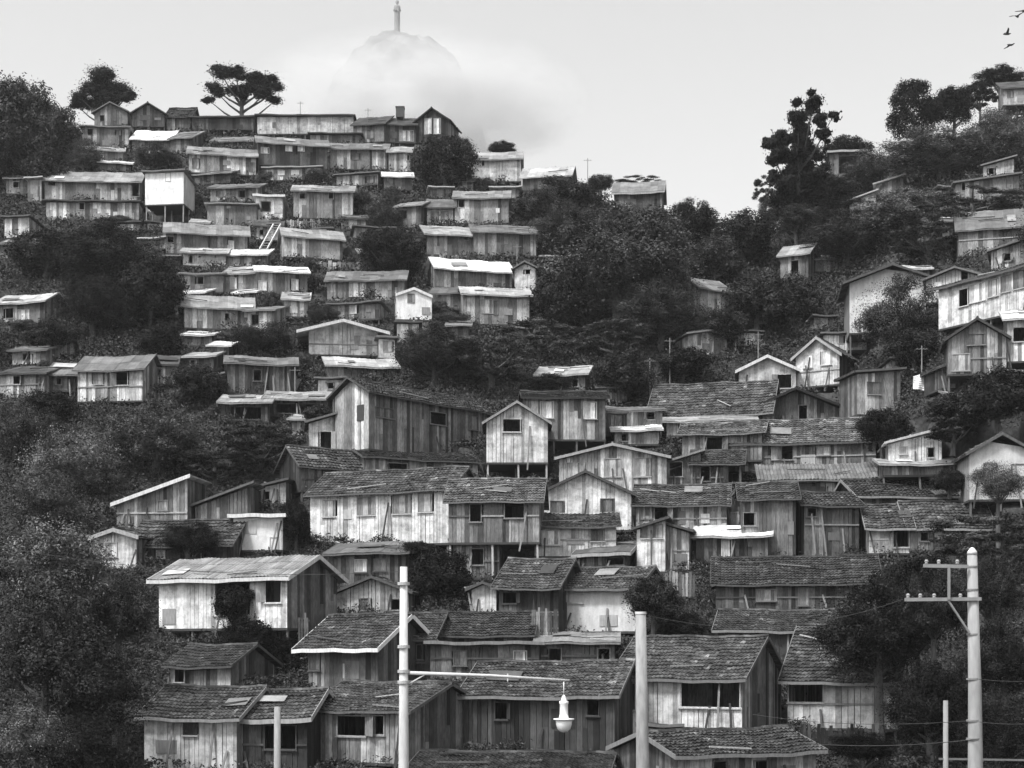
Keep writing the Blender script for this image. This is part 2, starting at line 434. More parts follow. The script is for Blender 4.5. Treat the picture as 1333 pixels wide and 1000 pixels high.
    if roof in 'FG' and h['rk'] == 'tile':       # ridge cap
        if roof == 'F': p0, p1 = planes[0][3], planes[0][2]
        else: p0, p1 = planes[0][2], planes[0][3]
        p0, p1 = V(p0), V(p1); n = max(3, int((p1 - p0).length / .4))
        for i in range(n):
            rm.tube([p0.lerp(p1, i / n) + V((0, 0, .06 + rnd.random() * .03)), p0.lerp(p1, (i + 1.1) / n) + V((0, 0, .06))], .1, 5)
    warp(rm); ro = rm.build('roof', 'tile' if h['rk'] == 'tile' else 'sheet', root, h['rt'] * (.56 if h['rk'] == 'tile' else (.72 if h['rt'] < .6 else 1.0)))
    bt = (h['bt'] * (.65 if h['bt'] < .6 else .9)) if h['bt'] is not None else (h['rt'] * .6 + .02)
    th = .07 if h['bt'] is None else (.11 if h['bt'] < .5 else .17)
    m = MB()
    def strip(m, A, B, th, hi, n=8):
        b0 = len(m.v)
        for i in range(n + 1):
            t = i / n; x = A[0] + (B[0] - A[0]) * t; z = A[2] + (B[2] - A[2]) * t; y = A[1]
            m.v += [(x, y - .03, z - th), (x, y, z - th), (x, y, z + hi), (x, y - .03, z + hi)]
        for i in range(n):
            k = b0 + 4 * i
            for j in range(4): m.f.append((k + j, k + (j + 1) % 4, k + 4 + (j + 1) % 4, k + 4 + j))
        m.f += [(b0, b0 + 3, b0 + 2, b0 + 1), (b0 + 4 * n, b0 + 4 * n + 1, b0 + 4 * n + 2, b0 + 4 * n + 3)]
    if roof in ('F', 'D', 'H'):
        A, B = planes[0][0], planes[0][1]
        strip(m, A, B, th, .03)
        warp(m); m.build('fascia_board', 'plain_timber', ro, bt)
    if roof == 'B':
        A, B = planes[0][2], planes[0][3]
        strip(m, A, B, th, .06)
        warp(m); m.build('fascia_board', 'plain_timber', ro, bt)
    def rake(p, q, nx, ny):
        m = MB(); o = V((nx, ny, 0)) * .03; p, q = V(p), V(q); lo = V((0, 0, -th)); hi = V((0, 0, .08))
        m.prism([p + lo, q + lo, q + lo + o, p + lo + o], [p + hi, q + hi, q + hi + o, p + hi + o])
        warp(m); m.build('bargeboard', 'plain_timber', ro, bt)
    if roof == 'F' and not (far and abs(h['yaw']) < 5):
        for i, nx in ((0, -1), (1, 1)):
            rake(planes[0][i], planes[0][3 - i], nx, 0); rake(planes[1][1 - i], planes[1][2 + i], nx, 0)
    if roof == 'G':
        rake(planes[0][1], planes[0][2], 0, -1); rake(planes[1][0], planes[1][3], 0, -1)
    if roof == 'S':
        q = planes[0]
        if rise >= 0: rake(q[1], q[2], 0, -1)
        else: rake(q[0], q[3], 0, -1)
    if roof == 'D':
        rake(planes[0][0], planes[0][3], -1, 0); rake(planes[0][1], planes[0][2], 1, 0)
    # patches, scraps and loose planks that belong to this house
    q = planes[0]; A, B, C_, D_ = map(V, q); nrm = (B - A).cross(D_ - A).normalized(); nrm = nrm if nrm.z > 0 else -nrm
    def on_roof(t, w_): return A.lerp(B, t).lerp(D_.lerp(C_, t), w_)
    for k in range(rnd.choice((0, 0, 1, 1)) if d < 150 else rnd.choice((0, 0, 0, 1))):
        t0 = rnd.uniform(.03, .8); w0 = rnd.uniform(.02, .6); tw = rnd.uniform(.5, 1.5) / max(1., 2 * a); hw_ = rnd.uniform(.18, .34)
        tw = min(tw, .97 - t0); sk = rnd.uniform(-.06, .06); m = MB(); lift = nrm * .14
        P4 = [on_roof(t0, w0), on_roof(t0 + tw, w0 + sk * .3), on_roof(t0 + tw + sk * .1, min(.98, w0 + hw_)), on_roof(t0 + sk * .1, min(.98, w0 + hw_ - sk * .2))]
        m.prism([p_ + lift for p_ in P4], [p_ + lift + nrm * .02 for p_ in P4]); warp(m); m.build('roof_patch', 'sheet', ro, min(.7, h['rt'] * rnd.choice((.3, .5, .8, 1.3, 1.8))))
    for k in range(rnd.choice((0, 1, 2, 3))):
        t0 = rnd.uniform(.05, .7); w0 = rnd.uniform(.05, .8); L_ = rnd.uniform(.8, 2.4) / max(2., 2 * a); m = MB(); t1_ = min(.96, t0 + L_)
        m.bar(on_roof(t0, w0) + nrm * .19, on_roof(t1_, min(.95, max(.03, w0 + rnd.uniform(-.2, .2)))) + nrm * .19, .1, .05); warp(m); m.build('loose_plank', 'plain_timber', ro, rnd.choice((.05, .1, .2, .4)))
    for k in range(rnd.choice((0, 1, 1, 2)) if H > 1.2 else 0):
        t0 = rnd.uniform(-a + .1, a - .5); w_ = rnd.uniform(.3, 1.1); z0 = rnd.uniform(.1, H * .5); hh = rnd.uniform(.3, 1.0)
        if any(t0 + a < q2[1] + .1 and t0 + w_ + a > q2[0] - .1 for q2 in holes) or t0 + w_ > a: continue
        m = MB(); m.box(t0, t0 + w_, -.05, -.028, z0, min(H - .15, z0 + hh)); m.build('patch_board', 'plain_timber', root, h['wt'] * rnd.choice((.35, .6, 1.25)))
    if d < 135 and H > 1.6 and rnd.random() < .55:
        zb_ = H * rnd.uniform(.4, .62); xs_ = sorted([(-a, -a)] + [(q2[0] - a - .06, q2[1] - a + .06) for q2 in holes if q2[2] < zb_ + .1 < q2[3] + .15] + [(a, a)])
        for (p0_, p1_), (n0_, n1_) in zip(xs_, xs_[1:]):
            if n0_ - p1_ > .4: m = MB(); m.box(p1_, n0_, -.075, -.026, zb_, zb_ + .09); m.build('batten', 'plain_timber', root, h['wt'] * rnd.choice((.4, .55, 1.1)))
    if d < 130:
        for k in range(rnd.choice((0, 1, 2, 3))):
            t0 = rnd.uniform(-a, a - .2); m = MB(); m.bar((t0, -.55, -.6), (t0 + rnd.uniform(-.5, .5), -.06, rnd.uniform(.8, max(1., H))), .1, .04); m.build('leaning_plank', 'plain_timber', root, rnd.choice((.04, .08, .2)))
    # posts down to the slope
    np_ = max(2, int(2 * a / 1.9) + 1)
    pt = h['post'] if h['post'] is not None else .12
    for row, yy in enumerate((.12, D * .55)):
        for i in range(np_):
            x = -a + .08 + (2 * a - .16) * i / (np_ - 1) + rnd.uniform(-.12, .12) * (0 < i < np_ - 1)
            wx, wy = cx + x * c - yy * s, d + x * s + yy * c
            g = gz(wx, wy) if h['stilt'] == 0 else min(gz(wx, wy), h['zg'])
            if g < zb - .3 or (h['stilt'] > 0 and row == 0):
                m = MB(); m.bar((x, yy, min(g, zb - .5) - zb - .25), (x + rnd.uniform(-.05, .05), yy, -.145), .12)
                m.build('post', 'plain_timber', root, pt)
    h['root'] = root; h['H'] = H; h['rise'] = rise
    return root
# ------------------------------------------------------------------ foliage
def leaf_mesh(name, C, N, size, aspect, rs):
    """rhombic leaves: centres C, normals N"""
    n = len(C)
    T = rs.normal(size=(n, 3)); T -= N * (T * N).sum(1)[:, None]; T /= np.linalg.norm(T, axis=1)[:, None] + 1e-9
    B = np.cross(N, T); s = size[:, None]
    fold = N * s * .25
    v = np.stack([C - T * s, C - B * s * aspect + fold, C + T * s, C + B * s * aspect + fold], 1).reshape(-1, 3)
    me = bpy.data.meshes.new(name)
    me.vertices.add(4 * n); me.vertices.foreach_set('co', v.astype(np.float32).ravel())
    me.loops.add(4 * n); me.loops.foreach_set('vertex_index', np.arange(4 * n, dtype=np.int32))
    me.polygons.add(n); me.polygons.foreach_set('loop_start', np.arange(0, 4 * n, 4, dtype=np.int32))
    me.polygons.foreach_set('loop_total', np.full(n, 4, dtype=np.int32))
    me.update(calc_edges=True)
    return me
def unit(a): return a / (np.linalg.norm(a, axis=1)[:, None] + 1e-9)
def crown_proto(kind, seed, own=None):
    rs = np.random.RandomState(seed)
    lumps = []
    if own:
        for p, r in own:
            lumps.append((np.array(p), r * .85))
            for q in range(4):
                o_ = unit(rs.normal(size=(1, 3)))[0] * r * rs.uniform(.6, 1.0); lumps.append((np.array(p) + o_, r * rs.uniform(.3, .5)))
    if kind in ('round', 'fine', 'big'):
        n = 46 if kind == 'round' else (44 if kind == 'fine' else 95)
        for i in range(n):
            p = unit(rs.normal(size=(1, 3)))[0]
            r = rs.uniform(.5, .86) * (1.08 if rs.rand() < .2 else 1)
            p = p * r; p[2] = p[2] * (1 if p[2] > 0 else .75)
            lumps.append((p, rs.uniform(.17, .31) if kind == 'round' else (rs.uniform(.15, .3) if kind == 'fine' else rs.uniform(.1, .22))))
        for i in range(8): lumps.append((rs.uniform(-.35, .35, 3), .34))
    elif kind == 'open':
        for i in range(60):
            a = rs.uniform(0, 2 * math.pi); r = rs.uniform(.1, .92) ** .7; h = rs.uniform(-.55, .75) * (1 - .45 * r)
            lumps.append((np.array([r * math.cos(a), r * math.sin(a), h]), rs.uniform(.13, .24)))
    elif kind == 'spread':
        for i in range(60):
            a = rs.uniform(0, 2 * math.pi); r = rs.uniform(0, 1) ** .55; lay = rs.choice([-.55, -.1, .3, .65])
            lumps.append((np.array([r * math.cos(a), r * math.sin(a), (lay + rs.uniform(-.12, .12)) * (1 - .4 * r)]), rs.uniform(.12, .24)))
    elif kind == 'pine':
        for i in range(52):
            t = rs.uniform(0, 1) ** .9; r = (1 - t ** 1.6 * .8) * rs.uniform(.1, 1) * (.75 + .4 * math.sin(t * 19))
            a = rs.uniform(0, 2 * math.pi)
            lumps.append((np.array([r * math.cos(a), r * math.sin(a), -.95 + 1.85 * t]), rs.uniform(.12, .22)))
    elif kind == 'tall':
        for i in range(34):
            t = rs.uniform(0, 1); r = (math.sin(math.pi * (.12 + .8 * t)) ** .5) * rs.uniform(.4, .9); a = rs.uniform(0, 2 * math.pi)
            lumps.append((np.array([r * math.cos(a), r * math.sin(a), -.95 + 1.85 * t]), rs.uniform(.2, .34)))
    Cs, Ns, Ss = [], [], []
    per = {'own': 1500, 'spread': 420, 'big': 620, 'round': 330, 'fine': 420, 'open': 300, 'pine': 260, 'tall': 330}[kind]
    base = {'own': .032, 'spread': .03, 'big': .02, 'round': .038, 'fine': .026, 'open': .04, 'pine': .036, 'tall': .042}[kind]
    for p, r in lumps:
        k = int(per * (r / .24) ** 1.6)
        d = unit(rs.normal(size=(k, 3)) + np.array([0, 0, .25])); rr = r * (rs.uniform(.3, 1.15, k) ** .6) * (1 + .38 * np.sin(d[:, 0] * 7 + p[0] * 40) * np.sin(d[:, 1] * 6 + p[1] * 30) * np.cos(d[:, 2] * 6))
        q = d * rr[:, None]
        if kind in ('open', 'pine', 'spread'): q[:, 2] *= .5
        if kind == 'own': q[:, 2] *= own_flat
        if kind == 'own': k3 = k // 3; q[:k3] = rs.normal(size=(k3, 3)) * r * .58 * np.array([1, 1, own_flat])
        Cs.append(p + q); Ns.append(unit(d * 1.1 + rs.normal(size=(k, 3)) * .42 + np.array([0, 0, .3]))); Ss.append(rs.uniform(.6, 1.35, k) * base)
    # twigs that break the outline
    k = 700 if kind not in ('fine', 'big') else 2000
    d = unit(rs.normal(size=(k, 3)))
    if kind in ('round', 'fine', 'big'):
        Cs.append(d * rs.uniform(.8, 1.08, k)[:, None] * np.array([1, 1, .92])); Ns.append(unit(rs.normal(size=(k, 3)))); Ss.append(rs.uniform(.6, 1.3, k) * base)
    return leaf_mesh('crown_' + kind, np.concatenate(Cs), np.concatenate(Ns), np.concatenate(Ss), .5 if kind != 'fine' else .38, rs), [l[0] for l in lumps]
PROTO = {}
for k_, n_ in (('round', 4), ('spread', 3), ('big', 2), ('fine', 3), ('open', 3), ('pine', 1), ('tall', 2)):
    PROTO[k_] = []
    for i_ in range(n_):
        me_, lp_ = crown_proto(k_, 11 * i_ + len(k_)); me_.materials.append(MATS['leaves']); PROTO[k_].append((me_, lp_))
own_flat = 1.
TREES = []
def tree(u, v, ru, rv, kind='round', tone=.06, label='', dv=0, d=None, name=None, cat=None, group='trees between the houses', base=None, own=None):
    """u, v: middle of the crown; ru, rv: half its width and height as it is seen"""
    if kind == 'round' and ru >= 54: kind = 'big'
    TREES.append(1); i = len(TREES); rnd = random.Random(i)
    vb = v + rv * .95 + dv
    if d is None: d = float(depth(u, min(vb, 1050)))
    sk = float(np.interp(u, _SU, _SV))
    if vb < sk: d = max(float(depth(u, sk)) + 2, d) if d < 230 else d
    x, y, z = at(u, v, d); rx, rz = ru / F * d, rv / F * d; ry = (rx + rz) / 2
    g = gz(x, y); low = z - rz
    name = name or ('shrub' if rz < 2.2 and kind != 'pine' else 'tree'); cat = cat or name
    gb = min(g, low) - .2 if base is None else base
    root = empty(name, (x, y, gb), 0, label, cat, group)
    if own:
        global own_flat
        own_flat = .62 * ru / rv
        L_ = [((( a_ - u) / ru, rnd.uniform(-.5, .5), (v - b_) / rv), c_ / ru) for a_, b_, c_ in own]
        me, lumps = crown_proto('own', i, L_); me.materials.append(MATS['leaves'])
    else: me, lumps = PROTO[kind][i % len(PROTO[kind])]
    o = bpy.data.objects.new('crown', me); COL.objects.link(o); o.parent = root; o.location = (0, 0, z - gb)
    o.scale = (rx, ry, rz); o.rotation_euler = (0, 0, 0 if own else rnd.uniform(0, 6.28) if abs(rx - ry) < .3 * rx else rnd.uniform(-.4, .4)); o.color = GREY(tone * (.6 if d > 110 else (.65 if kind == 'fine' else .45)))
    m = MB(); tr = max(.08, .055 * rx + .05); hh = z - gb
    lean = rnd.uniform(-.12, .12) * rx
    pts = [(0, 0, 0), (lean * .5, 0, hh * .35), (lean, 0, hh * .75), (lean * .6, .1, hh)]
    m.tube(pts, [tr * 1.35, tr, tr * .8, tr * .55], 7)
    cr, sr = math.cos(o.rotation_euler[2]), math.sin(o.rotation_euler[2])
    for q in (lumps[::5] if own else rnd.sample(lumps, min(9, len(lumps)))):
        qx, qy, qz = q[0] * rx, q[1] * ry, q[2] * rz
        e = (qx * cr - qy * sr, qx * sr + qy * cr, hh + qz)
        st = (lean * .9, .05, min(hh * .8, max(hh * .45, e[2] - abs(e[0]) * .7 - .3)))
        md = ((st[0] + e[0]) / 2 * 1.05, (st[1] + e[1]) / 2, (st[2] + e[2]) / 2 - .06 * rz)
        m.tube([st, md, e], [tr * .5, tr * .33, tr * .12], 5)
    m.build('trunk', 'bark', root, .09)
    return root

# ------------------------------------------------------------------ ground
def axis(lo, hi, step, far, ratio=1.35):
    a = list(np.arange(lo, hi + step / 2, step)); s = step; x = lo; L = []
    while x > -far: s *= ratio; x -= s; L.append(x)
    s = step; x = hi; Rr = []
    while x < far: s *= ratio; x += s; Rr.append(x)
    return np.array(L[::-1] + a + Rr)
def build_ground():
    xs = axis(-92, 92, .7, 2500); ys = axis(58, 258, .7, 2600)
    X, Y = np.meshgrid(xs, ys); Z = ground_z(X.ravel(), Y.ravel()).reshape(X.shape)
    nx, ny = len(xs), len(ys)
    v = np.stack([X, Y, Z], -1).reshape(-1, 3)
    idx = np.arange(nx * ny).reshape(ny, nx)
    f = np.stack([idx[:-1, :-1], idx[:-1, 1:], idx[1:, 1:], idx[1:, :-1]], -1).reshape(-1, 4)
    me = bpy.data.meshes.new('ground'); me.vertices.add(len(v)); me.vertices.foreach_set('co', v.astype(np.float32).ravel())
    me.loops.add(f.size); me.loops.foreach_set('vertex_index', f.astype(np.int32).ravel())
    me.polygons.add(len(f)); me.polygons.foreach_set('loop_start', np.arange(0, f.size, 4, dtype=np.int32)); me.polygons.foreach_set('loop_total', np.full(len(f), 4, dtype=np.int32))
    me.update(calc_edges=True); me.polygons.foreach_set('use_smooth', np.ones(len(f), bool)); me.materials.append(MATS['earth'])
    o = bpy.data.objects.new('ground', me); COL.objects.link(o); tag(o, 'dark earth hillside between and under the shacks', None, None, 'structure')
def build_undergrowth(n=115000):
    rs = np.random.RandomState(3)
    # clumps on the slope, where the picture can see it
    u = rs.uniform(-240, 1590, n); t = rs.rand(n); v = 120 + (1010 - 120) * t
    d = depth(u, v); x = (u - UC) / F * d; x += rs.normal(size=n) * .5; y = d + rs.normal(size=n) * .5
    sky = np.interp(u, _SU, _SV); keep = v > sky - 6
    x, y, v = x[keep], y[keep], v[keep]
    in_h = np.zeros(len(x), bool)
    for cx, cy, c, s, hw, dp, zl in FEET:
        lx = (x - cx) * c + (y - cy) * s; ly = -(x - cx) * s + (y - cy) * c
        in_h |= (np.abs(lx) < hw + .25) & (ly > -.3) & (ly < dp + .2)
    x, y = x[~in_h], y[~in_h]
    hum = np.sin(x * 1.9 + 2 * np.sin(y * .8)) * np.sin(y * 1.6 + 1.5 * np.sin(x * .7)) + .6 * np.sin(x * .6 + 3) * np.sin(y * .5)
    z = ground_z(x, y) + np.clip(hum, 0, 2) * .55
    k = 13; m = len(x)
    C = np.repeat(np.stack([x, y, z], 1), k, 0); sc = np.repeat(rs.uniform(.35, 1.0, m) * np.clip(y / 130, .7, 1.4), k)
    off = rs.normal(size=(m * k, 3)) * np.array([.38, .38, .3]); off[:, 2] = np.abs(off[:, 2]) + .05
    C = C + off * sc[:, None]
    N = unit(rs.normal(size=(m * k, 3)) + np.array([0, -.2, .7]))
    me = leaf_mesh('undergrowth', C, N, rs.uniform(.08, .17, m * k) * np.clip(C[:, 1] / 120, .7, 1.5), .42, rs); me.materials.append(MATS['leaves_soft'])
    o = bpy.data.objects.new('undergrowth', me); COL.objects.link(o); o.color = GREY(.048)
    tag(o, 'weeds and low scrub covering the slope between the shacks', 'undergrowth', None, 'stuff')

# ------------------------------------------------------------------ far mountain, statue, cloud
def build_mountain():
    rs = np.random.RandomState(5); Y0 = 1500.; n = 190
    cx = (520 - UC) / F * Y0; top = ZC + (V0 - 60) / F * Y0
    X, Y = np.meshgrid(np.linspace(-520, 520, n), np.linspace(-420, 620, n))
    Rr = np.sqrt(X ** 2 + (Y * .8) ** 2)
    prof = np.interp(Rr, [0, 20, 32, 56, 72, 90, 160, 400, 700], [0, -1, -9, -27, -50, -115, -330, -560, -640])
    nz = sum(np.sin(X * f + p) * np.sin(Y * f * 1.1 + q) * a for f, p, q, a in ((.03, 1, 2, 10), (.07, .3, 1, 4), (.16, 2, .5, 2.5), (.23, 1, 1, 4.2), (.4, 3, 1.7, 2.2)))
    Z = top + prof + nz * np.clip((Rr - 8) / 26, 0.0, 1) + rs.uniform(-1.6, 1.6, X.shape) * np.clip((Rr - 12) / 10, 0, 1)
    v = np.stack([X + cx, Y + Y0, Z], -1).reshape(-1, 3); idx = np.arange(n * n).reshape(n, n)
    f = np.stack([idx[:-1, :-1], idx[:-1, 1:], idx[1:, 1:], idx[1:, :-1]], -1).reshape(-1, 4)
    me = bpy.data.meshes.new('mountain'); me.from_pydata(v.tolist(), [], f.tolist()); me.materials.append(MATS['rock'])
    me.polygons.foreach_set('use_smooth', [True] * len(me.polygons))
    o = bpy.data.objects.new('mountain', me); COL.objects.link(o); tag(o, 'far rocky peak rising out of cloud', None, None, 'structure')
    # statue: a plain robed figure on a plinth
    sx = (517 - UC) / F * Y0; zb = ZC + (V0 - 56) / F * Y0
    s = empty('statue', (sx, Y0, zb), math.radians(0), 'tall grey robed stone statue on its plinth on the far cloudy peak', 'statue')
    m = MB(); m.box(-5.2, 5.2, -5.2, 5.2, -8, 1.4); m.box(-4.6, 4.6, -4.6, 4.6, 1.4, 2.2)
    for q in (-6.6, 6.6): m.box(q - .5, q + .5, -6, 6, -7, 1.0)
    m.box(-6.9, 6.9, -6, 6, 1.0, 1.8); m.box(-3.3, 3.3, -3.3, 3.3, 2.2, 9)
    m.build('plinth', 'stone', s)
    m = MB(); m.lathe([(2.9, 9), (3.1, 10), (2.8, 14), (2.9, 20), (2.7, 26), (3.0, 31), (3.2, 34.5), (2.6, 36.2), (1.0, 37), (.9, 37.8), (1.45, 38.8), (1.6, 40), (1.2, 41.3), (.3, 42)], 0, 0, 14)
    for sg in (-1, 1):
        m.tube([(sg * 2.2, .4, 34.8), (sg * 2.9, -1.2, 31), (sg * 1.4, -3.1, 30.2), (0, -3.7, 30.8)], [1.1, 1.0, .8, .5], 8)
    m.build('robed_figure', 'stone', s, smooth=True)
    # cloud that hides the mountain's flanks
    mt = bpy.data.materials.new('cloud'); mt.use_nodes = True; nt = mt.node_tree; nt.nodes.clear()
    out = nt.nodes.new('ShaderNodeOutputMaterial'); vol = nt.nodes.new('ShaderNodeVolumePrincipled')
    vol.inputs['Color'].default_value = GREY(.81); vol.inputs['Anisotropy'].default_value = .2
    tc = nt.nodes.new('ShaderNodeTexCoord')
    g = nt.nodes.new('ShaderNodeVectorMath'); g.operation = 'LENGTH'; nt.links.new(tc.outputs['Object'], g.inputs[0])
    fall = maprange(nt, g.outputs['Value'], .1, 1.0, 1, 0)
    nz = noise(nt, 2.6, 6, None, 'Object', .65)
    e = math_node(nt, 'MULTIPLY', fall, maprange(nt, nz, .4, .58, .04, 1.3))
    sep = nt.nodes.new('ShaderNodeSeparateXYZ'); nt.links.new(tc.outputs['Object'], sep.inputs[0])
    lowf = maprange(nt, sep.outputs['Z'], .05, .75, 1, .15)
    nt.links.new(mul(nt, e, lowf, CLOUD_DENSITY), vol.inputs['Density']); nt.links.new(vol.outputs[0], out.inputs['Volume'])
    m = MB(); seg, rings = 24, 14
    prof = [(math.sin(math.pi * i / rings) * 1.0 + 1e-3, -math.cos(math.pi * i / rings)) for i in range(rings + 1)]
    m.lathe(prof, 0, 0, seg); o = m.build('cloud', mt)
    o.location = ((538 - UC) / F * 1290, 1290, ZC + (V0 - 136) / F * 1290); o.scale = (150, 100, 60)
    tag(o, 'bank of pale cloud wrapped round the far peak below the statue', 'cloud', None, 'stuff')
CLOUD_DENSITY = .085
h = house
W = 'wash'
# ---- nearest row
h(188,308,937,1002,893,'F',-14,5.2,.62,rt=.13,win=[(240,256,936,956,'s',.08)],label='pale planked hut with a small high shutter, lowest left in the picture',bt=.35,mat=W)
h(312,400,937,1004,896,'F',-10,4.5,.09,rt=.15,win=[(345,385,945,975)],label='dark open lean-to between the pale planked hut and the balcony hut',bt=.5,dd=.6)
h(402,532,926,992,886,'F',-30,6.2,.4,st=.16,rt=.14,win=[(440,476,932,958,'o'),(486,500,932,956,'o')],label='hut with a little front balcony behind the white lamp pole',stilt=6)
h(604,800,908,982,860,'F',-16,6,.075,st=.07,rt=.15,win=[(764,779,912,931),(645,660,915,936)],label='dark barn-like shed of black planks under a banded tile roof beside the hanging lamp',bt=.28)
h(801,966,886,962,828,'F',-27,6,.66,st=.3,rt=.15,win=[(886,963,888,921),(822,827,890,924)],label='white fronted house with a wide black opening and grey gable end behind the grey pole',mat=W,bt=.22,side=(1,2.2,2.45,1.2,2.1),stilt=8)
h(1025,1168,889,948,812,'F',-22,7.5,.62,st=.3,rt=.13,win=[(1027,1071,884,914)],label='white walled house with a shaded balcony, half under the near dark tree at right',mat=W,bt=.3,ove=.7,stilt=10)
h(882,1062,982,1030,948,'F',24,5,.4,rt=.1,label='low shed with ruined dark tile roof cut by the bottom edge',dd=-3.5,bt=.3)
h(540,786,1003,1040,981,'F',-8,5,.2,rt=.09,label='low dark tiled roof cut off by the bottom edge below the black barn',dd=-2.5)
h(836,882,948,1000,938,'B',-6,3,.3,rt=.2,rk='sheet',label='tiny plank privy with a sheet roof between the grey pole and the ruined roof',dd=-1.2)
# ---- second row
h(207,374,755,818,724,'F',-26,5,.78,st=.17,rt=.34,rk='rib',win=[(346,366,756,784),(280,326,757,800)],label='white shack with a ribbed light roof and one tall black window, above the bush',mat=W,bt=.6,stilt=20,ov=.45)
h(222,300,869,905,838,'F',-24,4,.42,rt=.1,label='low plank hut under a dark mossy roof below the ribbed roof shack',win=[(228,240,872,888)])
h(402,492,846,900,799,'F',-28,5,.34,st=.12,rt=.13,win=[(403,416,850,872,'s',.3)],label='shack with a wide bright white eave board, left of the white lamp pole',bt=.8,ov=.5,ove=.8)
h(494,562,834,888,797,'F',-10,5,.13,rt=.12,win=[(543,550,840,858)],label='dark plank shed with a scruffy tile roof just right of the white lamp pole',dd=1.2)
h(565,690,829,872,796,'F',-6,4.5,.1,rt=.09,label='dark patched tile roof shed in the middle below the small white gable',dd=.6,win=[(590,606,832,850)])
h(560,702,840,884,834,'B',-4,3,.17,rt=.16,rk='sheet',label='row of dark uneven planks with one long beam, just above the banded roof barn',dd=-1.2,bt=.3)
h(702,800,838,880,826,'D',-4,3,.22,rt=.3,rk='sheet',label='lean-to with a pale sheet roof, directly behind the banded roof barn',dd=-.6)
h(727,828,768,822,738,'F',-24,5,.62,st=.3,rt=.16,win=[(742,758,768,784),(724,727,770,800)],label='cream shack with one square black window, under a broad scruffy tile roof',mat='plaster',ove=.5,bt=.2)
h(650,727,768,824,727,'F',-20,4.5,.13,rt=.15,win=[(655,672,772,785)],label='dark slatted shed under the left half of the broad scruffy tile roof',dd=.2,ove=.6)
h(614,646,770,798,757,'G',-12,3,.68,rt=.1,label='tiny white gabled hut among bushes behind the lamp arm',mat=W,win=[])
h(438,532,775,808,750,'G',-8,3.4,.5,rt=.1,label='pale gabled shed with a leaning brace, left of the white lamp pole top',mat=W,dd=1)
h(428,528,722,762,705,'D',-10,3,.13,st=.1,rt=.17,rk='sheet',label='dark shack under a plain grey roof beneath the long white shuttered house',dd=.4)
h(932,1142,762,800,724,'F',-8,5.5,.13,rt=.09,win=[(985,1010,768,782,'s',.3),(1040,1052,766,788,'s',.22)],label='long black-roofed plank shed spanning the right, behind the grey gabled house')
h(935,1098,822,858,793,'F',-14,5,.12,rt=.13,label='tiled roof shed squeezed between the long black-roofed shed and the white fronted house',bt=.3,win=[(1042,1056,826,842)])
# ---- third row
h(404,584,643,709,611,'F',-20,5.5,.72,st=.25,rt=.15,win=[(421,436,652,672,'s',.42),(466,488,648,670,'s',.32),(512,534,645,668,'s',.3),(545,562,643,666,'s',.36)],label='long white plank house with a row of four grey shutters',mat=W)
h(584,702,655,706,623,'F',-5,4.2,.3,st=.2,rt=.2,win=[(612,626,657,679),(657,682,654,674)],label='grey two storey shack with two black windows right of the long white shuttered house',stilt=46,post=.4)
h(590,650,706,752,704,'B',-5,3,.3,rt=.12,label='lower storey shed of tall light and dark planks under the grey two storey shack',rk='sheet',dd=1)
h(480,638,527,594,506,'F',46,3.9,.26,st=.5,rt=.085,win=[(489,512,530,545,'s',.12),(560,580,536,554),(610,622,541,560,'s',.16)],label='big old dark timber house with a mossy sagging roof and a pale gable end',seed=4,rmax=1.2,side=(-1,.5,1.2,2.0,3.1))
h(476,622,600,622,586,'D',20,3,.32,rt=.1,label='low plank outbuilding beneath the big old timber house',stilt=10,dd=.3,win=[(505,530,603,616)])
h(392,478,612,640,583,'F',30,4,.15,rt=.13,label='dark tile roofed shed leaning down left of the big old timber house',dd=-.6)
h(633,713,553,602,523,'G',0,4.6,.66,st=.2,rt=.13,win=[(655,677,546,562,'o')],label='white gabled house on stilts in the middle, with a small awninged window',mat=W,stilt=24,bt=.4,post=.4)
h(684,788,519,572,509,'F',3,4.2,.42,rt=.1,win=[(704,720,523,544,'s',.72),(760,776,524,545,'s',.72)],label='tall plank house with two pale shutters behind the white stilted gable',stilt=24,bt=.05)
h(728,868,598,640,578,'G',-8,4.6,.52,st=.2,rt=.18,win=[(787,808,598,620,'s',.4),(826,846,597,620,'s',.4),(738,756,603,620,'s',.4)],label='wide gabled shack with two grey shutters above the broad white gable',bt=.45)
h(702,822,646,690,613,'G',-2,4.8,.76,rt=.12,win=[(717,733,653,667,'s',.13),(782,799,650,666,'s',.16)],label='broad white gable with two small dark square windows at the centre',mat=W,bt=.1)
h(696,802,687,724,667,'D',-2,3,.58,rt=.14,win=[(706,728,691,709,'s',.7),(770,786,690,704,'s',.12)],label='white plank front under a tiled pent roof directly below the broad white gable',mat=W,dd=-1.2)
h(752,816,722,748,705,'D',-16,2.6,.13,rt=.15,rk='sheet',win=[(790,812,727,735)],label='little dark hutch with a pale slanted edge in front of the tiled pent roof',bt=.5,dd=-.2)
h(829,866,690,744,678,'S',-10,3.4,.78,st=.3,rt=.08,win=[(836,862,684,700,'s',.25)],label='narrow white fronted hut with a curved dark roof edge at the centre right',mat=W,dd=-.3)
h(867,897,684,742,694,'S',-10,3.4,.48,st=.15,rt=.08,label='tall narrow pale plank hut joined right of the narrow white fronted hut',dd=-.1)
h(828,946,660,700,631,'F',-8,5,.4,st=.2,rt=.14,win=[(852,869,661,676)],label='shack with a worn tile roof and one black window right of the broad white gable',dd=.5)
h(947,980,660,698,632,'G',-10,4,.2,rt=.12,label='dark slanting plank gable right of the worn tile roof shack',dd=.8)
h(868,912,604,632,590,'S',-6,4,.36,rt=.3,rk='sheet',win=[(872,888,602,620)],label='small grey hut with a black doorway right of the wide gable with two shutters')
